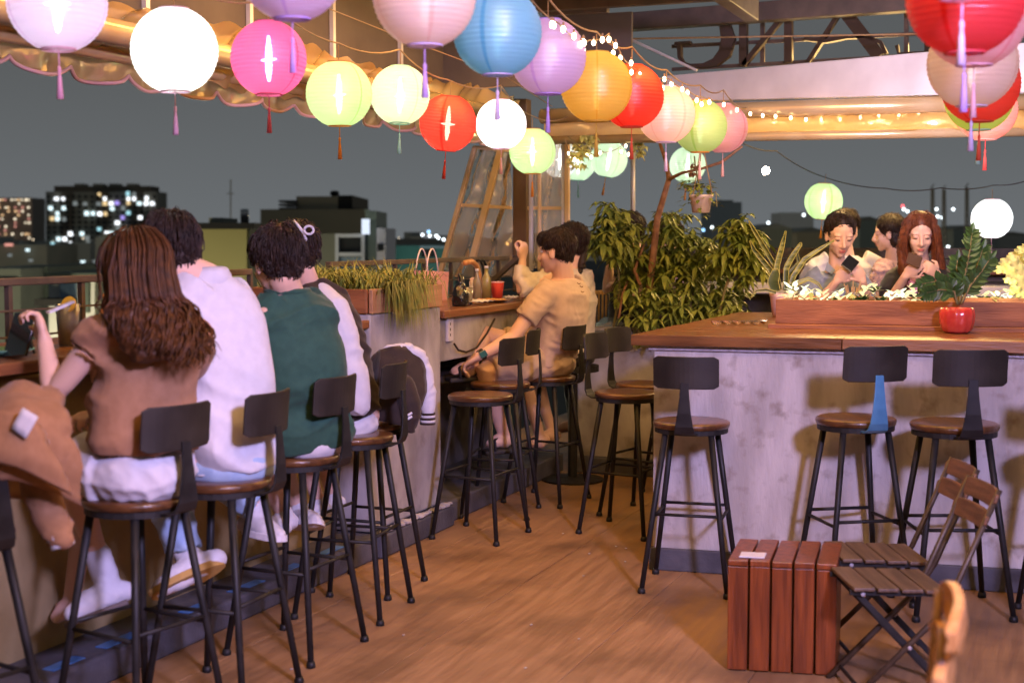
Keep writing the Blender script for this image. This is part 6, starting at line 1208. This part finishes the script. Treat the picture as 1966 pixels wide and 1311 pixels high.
b = MB(); b.tube([J(1090, 262, 9.6), J(1115, 285, 9.58), J(1135, 300, 9.6)], .004, 5); b.tube([J(1210, 262, 9.8), J(1225, 285, 9.8), J(1238, 310, 9.8)], .004, 5); b.build('vine', stem_m, t)
# hanging pot
pc = J(1346, 392, 8.5); t = root('hanging_pot', 'white hanging plastic pot with trailing vine', 'plant pot', pc)
b = MB(); b.lathe([(0, -.052), (.052, -.052), (.066, .040), (.072, .042), (.072, .054), (.064, .054), (.060, .03), (0, .03)], pc, 24); b.build('pot', mat('white_pot', (.66, .52, .46), .45), t, smooth=True)
top = J(1350, 262, 8.5)
for a in (0, 2.1, 4.2): b = MB(); b.tube([pc + V((.068 * math.cos(a), .068 * math.sin(a), .05)), pc + V((0, 0, .38)), top], .003, 5); b.build('hanging_cord', cable_m, t)
m = MB()
for i in range(150):
    a = rs.uniform(0, 6.28); rr = rs.uniform(.02, .12); d = rs.random(); p = pc + V((rr * math.cos(a) - (.08 * d if d > .6 else 0), rr * math.sin(a), .09 - (.19 * d if rr > .075 else -.05 * rs.random()))); m.leaf(p, (math.cos(a), math.sin(a), rs.uniform(-.6, .5)), Z3, .036, .024, .3, .2)
m.build('leaves', leaf_a, t, kind='stuff')
b = MB(); b.tube([pc + V((0, 0, .05)), J(1340, 345, 8.45), J(1335, 320, 8.45), J(1333, 300, 8.45)], .004, 6); b.tube([pc + V((.02, 0, .05)), pc + V((.1, -.05, .07)), pc + V((.11, -.06, -.02))], .003, 5); b.build('vine', stem_m, t); m = MB(); whorls(m, [J(1335, 320, 8.45), J(1330, 332, 8.45)], (.02, .02, .02), 3, .035, .02, rs, .3); m.build('young_leaves', bark_m, t)
# snake plant on the far edge of the bar
pp = JZ(1502, 590, 1.105); pp = J(1502, 568, 8.0); pz = bp_(0, 0, 1.105).z; pp.z = pz
t = root('snake_plant', 'snake plant with curling yellow edged leaves in a pale pink pot on the bar', 'plant', pp)
b = MB(); b.lathe([(0, 0), (.055, 0), (.068, .11), (.072, .115), (.072, .13), (.064, .13), (.062, .11), (0, .11)], pp, 24); b.build('pot', mat('pale_pink_pot', (.66, .46, .47), .5, col2=(.6, .41, .42), scale=12), t, smooth=True)
def sword(P, w, d):
    PP = [J(x, y, d) for x, y in P]; Q = []
    for i in range(len(PP) - 1):
        for k in range(4): Q.append(PP[i].lerp(PP[i + 1], k / 4))
    Q.append(PP[-1]); n = len(Q); R = []; E1 = []; E2 = []
    for i in range(n):
        tt = (Q[min(i + 1, n - 1)] - Q[max(i - 1, 0)]).normalized(); s = tt.cross(FW).normalized(); s = (s + FW * .5).normalized(); k = i / (n - 1); ww = w * (.55 + .9 * k - 1.38 * k * k) if k < .98 else .002; ww = max(ww, .003)
        nn = s.cross(tt).normalized(); R.append([Q[i] - s * ww - nn * .004, Q[i] + nn * .004, Q[i] + s * ww - nn * .004]); E1.append(R[-1][0]); E2.append(R[-1][2])
    b = MB(); b.rings(R, False, False); lf = b.build('leaf', snake_m, t, smooth=True); b = MB(); b.tube(E1, .0024, 5); b.tube(E2, .0024, 5); b.build('leaf_edge', leaf_edge, lf, smooth=True)
snake_m = mat('snake_leaf', (.035, .055, .02), .4, col2=(.15, .17, .06), scale=5, stretch=(1, 1, 9), lo=.45, hi=.55)
for P, w, d in (([(1494, 556), (1480, 520), (1448, 480), (1440, 462)], .020, 8.0), ([(1498, 556), (1488, 510), (1464, 470), (1444, 436), (1438, 424)], .018, 8.05), ([(1490, 556), (1492, 510), (1503, 468), (1509, 444)], .022, 8.0), ([(1508, 556), (1510, 515), (1520, 495), (1537, 470), (1538, 466)], .022, 8.0), ([(1514, 558), (1524, 530), (1545, 498), (1575, 478), (1602, 462)], .020, 7.96), ([(1490, 560), (1484, 540), (1490, 522), (1494, 518)], .042, 7.93), ([(1516, 558), (1530, 545), (1552, 536), (1570, 545), (1578, 556)], .016, 7.95), ([(1506, 558), (1512, 530), (1534, 505), (1530, 480)], .018, 8.05), ([(1490, 562), (1470, 556), (1452, 558), (1440, 572)], .010, 7.9)): sword(P, w, d)
# red pot with the glossy pot plant, on the bar in front of the planter
rp_ = bp_(1.30, .435, 1.106); t = root('potted_plant', 'glossy dark leaved plant in a ribbed red ceramic pot before the planter', 'plant', rp_)
R = []
for r_, z in ((.0, 0), (.052, 0), (.066, .012), (.078, .05), (.080, .085), (.075, .112), (.070, .116), (.067, .110), (.07, .08), (0, .075)):
    R.append([rp_ + V((r_ * (1 + .025 * math.cos(j * 6.283 * 12 / 72)) * math.cos(j * 6.283 / 72), r_ * (1 + .025 * math.cos(j * 6.283 * 12 / 72)) * math.sin(j * 6.283 / 72), z)) for j in range(72)])
b = MB(); b.rings(R); b.build('pot', mat('red_glaze', (.50, .035, .025), .22, col2=(.62, .09, .06), scale=16, coat=.6), t, smooth=True)
def zz(P, d, lf=.075):
    Q = []; PP = [J(x, y, d) for x, y in P]
    for i in range(len(PP) - 1):
        for k in range(5): Q.append(PP[i].lerp(PP[i + 1], k / 5))
    Q.append(PP[-1]); b = MB(); b.tube(Q, [lerp(.007, .002, i / len(Q)) for i in range(len(Q))], 6); st_ = b.build('stem', stem_m, t, smooth=True); n = len(Q)
    m = MB()
    for i in range(3, n):
        tt = (Q[i] - Q[i - 1]).normalized(); s = tt.cross(FW).normalized()
        for q in (-1, 1): m.leaf(Q[i], tt * .8 + s * q + FW * rs.uniform(-.6, .3), FW * -1, lf * rs.uniform(.8, 1.1) * (1 - .35 * i / n), .028, .12, .3)
    m.leaf(Q[-1], (Q[-1] - Q[-2]), FW * -1, lf * .8, .024, .1, .3); m.build('leaves', leaf_c, st_, kind='stuff')
for P, d in (([(1842, 585), (1850, 540), (1862, 480), (1866, 448)], 6.62), ([(1840, 585), (1822, 552), (1800, 540), (1770, 545)], 6.58), ([(1845, 585), (1862, 550), (1885, 520), (1900, 498)], 6.60), ([(1838, 585), (1832, 560), (1806, 556), (1780, 562)], 6.54), ([(1842, 585), (1840, 555), (1836, 520), (1838, 500)], 6.66), ([(1846, 585), (1858, 545), (1880, 500), (1886, 478)], 6.66)): zz(P, d)
# glowing leaf lights and small succulents in the planter
t = root('leaf_lights', 'string of pale glowing leaf shaped lights lying in the bar planter', 'string lights', bp_(1.0, .7, 1.21))
gl1 = emis('leaf_light_cream', (1, .82, .40), 1.3); gl2 = emis('leaf_light_yellow', (.95, .72, .16), 0.8); gl3 = emis('leaf_light_white', (.95, 1, .66), 1.7)
rs2 = random.Random(4); wire = []
for k, (x, y, n, m_) in enumerate(((1524, 556, 9, gl3), (1540, 565, 8, gl3), (1520, 574, 8, gl1), (1556, 574, 8, gl1), (1580, 568, 7, gl1), (1602, 574, 8, gl3), (1620, 576, 6, gl1), (1672, 556, 6, gl1), (1705, 576, 8, gl3), (1722, 572, 8, gl3), (1740, 566, 6, gl1), (1764, 570, 7, gl1), (1782, 560, 5, gl2), (1806, 574, 6, gl2), (1828, 576, 6, gl1), (1862, 566, 8, gl3), (1875, 574, 5, gl1), (1900, 570, 6, gl2), (1926, 576, 8, gl3), (1945, 570, 5, gl1), (1512, 582, 7, gl2), (1568, 580, 6, gl2), (1592, 582, 6, gl3), (1645, 578, 5, gl2), (1660, 566, 4, gl1), (1752, 578, 7, gl1), (1798, 580, 6, gl2), (1850, 578, 6, gl3), (1888, 578, 6, gl1), (1914, 580, 5, gl2))):
    c = J(x, y + 2, 7.12 + .2 * rs2.random()); c.z = max(c.z, 1.225); wire.append(c); mm = MB()
    for i in range(n):
        a = rs2.uniform(0, 6.28); mm.leaf(c + V((rs2.gauss(0, .024), rs2.gauss(0, .02), rs2.gauss(.008, .014))), (math.cos(a), math.sin(a), rs2.uniform(.0, 1.3)), Z3, .058, .028, .2, .2)
    mm.build('glowing_leaves', m_, t, kind='stuff')
b = MB(); b.tube([w - V((0, 0, .012)) for w in sorted(wire, key=lambda q: q.x)], .003, 5); b.build('wire', cable_m, t)
t = root('succulents', 'small green rosettes and tufts growing among the leaf lights', 'plants', bp_(1.2, .75, 1.21)); m = MB()
for x, y in ((1676, 562), (1655, 580), (1690, 582), (1790, 582), (1640, 584), (1560, 584), (1890, 582), (1765, 583), (1600, 584)):
    c = J(x, y, 7.2); c.z = max(c.z, 1.21)
    for i in range(14): a = i * 2.4; m.leaf(c, (math.cos(a), math.sin(a), .35 + .06 * i), Z3, .06, .024, .1, .3)
m.build('leaves', leaf_c, t, kind='stuff')
t = root('flower_jar', 'little glass jar of dry twigs in front of the woman in pale blue', 'jar', J(1636, 565, 8.1)); c = J(1636, 572, 8.1); c.z = 1.106
b = MB(); b.lathe([(0, 0), (.04, 0), (.045, .1), (.04, .13), (.036, .13), (.04, .1), (.036, .01), (0, .01)], c, 18); b.build('jar', clearish, t, smooth=True); b = MB()
for i in range(16): a = rs.uniform(0, 6.28); b.tube([c + V((0, 0, .03)), c + V((.05 * math.cos(a), .05 * math.sin(a), rs.uniform(.13, .2)))], .0025, 5)
b.build('twigs', mat('dry_twig', (.42, .28, .16), .7), t)
# frilly yellow plant at the right edge
pc = J(1960, 545, 7.1); t = root('staghorn_plant', 'pale yellow frilly leaved plant lit up at the right edge of the planter', 'plant', J(1965, 580, 7.15)); m = MB(); base = J(1972, 580, 7.15)
def frond(P, w, d):
    Q = []; PP = [J(x, y, d) for x, y in P]
    for i in range(len(PP) - 1):
        for k in range(6): Q.append(PP[i].lerp(PP[i + 1], k / 6))
    Q.append(PP[-1]); n = len(Q); R = []
    for i in range(n):
        tt = (Q[min(i + 1, n - 1)] - Q[max(i - 1, 0)]).normalized(); s = tt.cross(FW).normalized(); k = i / (n - 1); ww = w * (math.sin(math.pi * min(1, k * .92 + .06)) ** .6) * (1 + .25 * math.sin(i * 2.1)); nn = s.cross(tt)
        R.append([Q[i] + s * ww * q + nn * (.016 * math.sin(i * 1.9 + q * 3) * abs(q)) for q in (-1, -.5, 0, .5, 1)])
    b = MB(); b.rings(R, False, False); b.build('frond', leaf_y, t, smooth=True)
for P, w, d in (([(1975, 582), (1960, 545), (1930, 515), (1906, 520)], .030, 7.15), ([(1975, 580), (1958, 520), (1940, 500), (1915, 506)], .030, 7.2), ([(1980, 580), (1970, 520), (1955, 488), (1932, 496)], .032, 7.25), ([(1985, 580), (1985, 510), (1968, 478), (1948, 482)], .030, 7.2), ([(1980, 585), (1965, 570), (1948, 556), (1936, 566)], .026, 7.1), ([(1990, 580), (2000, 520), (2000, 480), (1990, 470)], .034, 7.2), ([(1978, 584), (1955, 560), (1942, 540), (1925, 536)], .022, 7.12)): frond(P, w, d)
b = MB(); b.lathe([(0, 0), (.05, 0), (.06, .07), (0, .07)], V((base.x, base.y, 1.20)), 16); b.build('pot', orange_wood, t, smooth=True)
lamp('leaf_light_glow', 'POINT', J(1720, 560, 7.25) + V((0, 0, .03)), (0, 0, 0), 2.2, (1, .8, .5), .12); lamp('leaf_light_glow_2', 'POINT', J(1925, 555, 7.0), (0, 0, 0), 2.2, (1, .9, .45), .05); lamp('leaf_light_glow_3', 'POINT', J(1540, 560, 7.3) + V((0, 0, .03)), (0, 0, 0), 2.0, (1, .82, .5), .12)
b = MB(); R = []
for (x, y) in ((1408, 618), (1440, 612)): pass
sh = MB()
for k in range(5): c = bp_(.12 + .045 * k, .75 + .02 * k, 1.108); sh.add([c + V((math.cos(a) * .05 * (1 if i % 2 else .8), math.sin(a) * .035, .006 + .012 * math.sin(i * 2.0))) for i, a in enumerate([j * .524 for j in range(12)])] + [c + V((0, 0, .015))], [(i, (i + 1) % 12, 12) for i in range(12)])
tag(sh.build('plastic_wrap', clear_grey, smooth=True), 'crumpled clear wrapping on the bar corner by the planter', 'wrapper')
b = MB()
for i in range(30): c = V((random.uniform(-2.6, -.3), random.uniform(3.2, 7.5), .004)); b.ell(c, (.006, .009, .002), nu=6, nv=4)
o = b.build('floor_litter', trim_metal); o['kind'] = 'stuff'; o['label'] = 'tiny scraps on the deck'
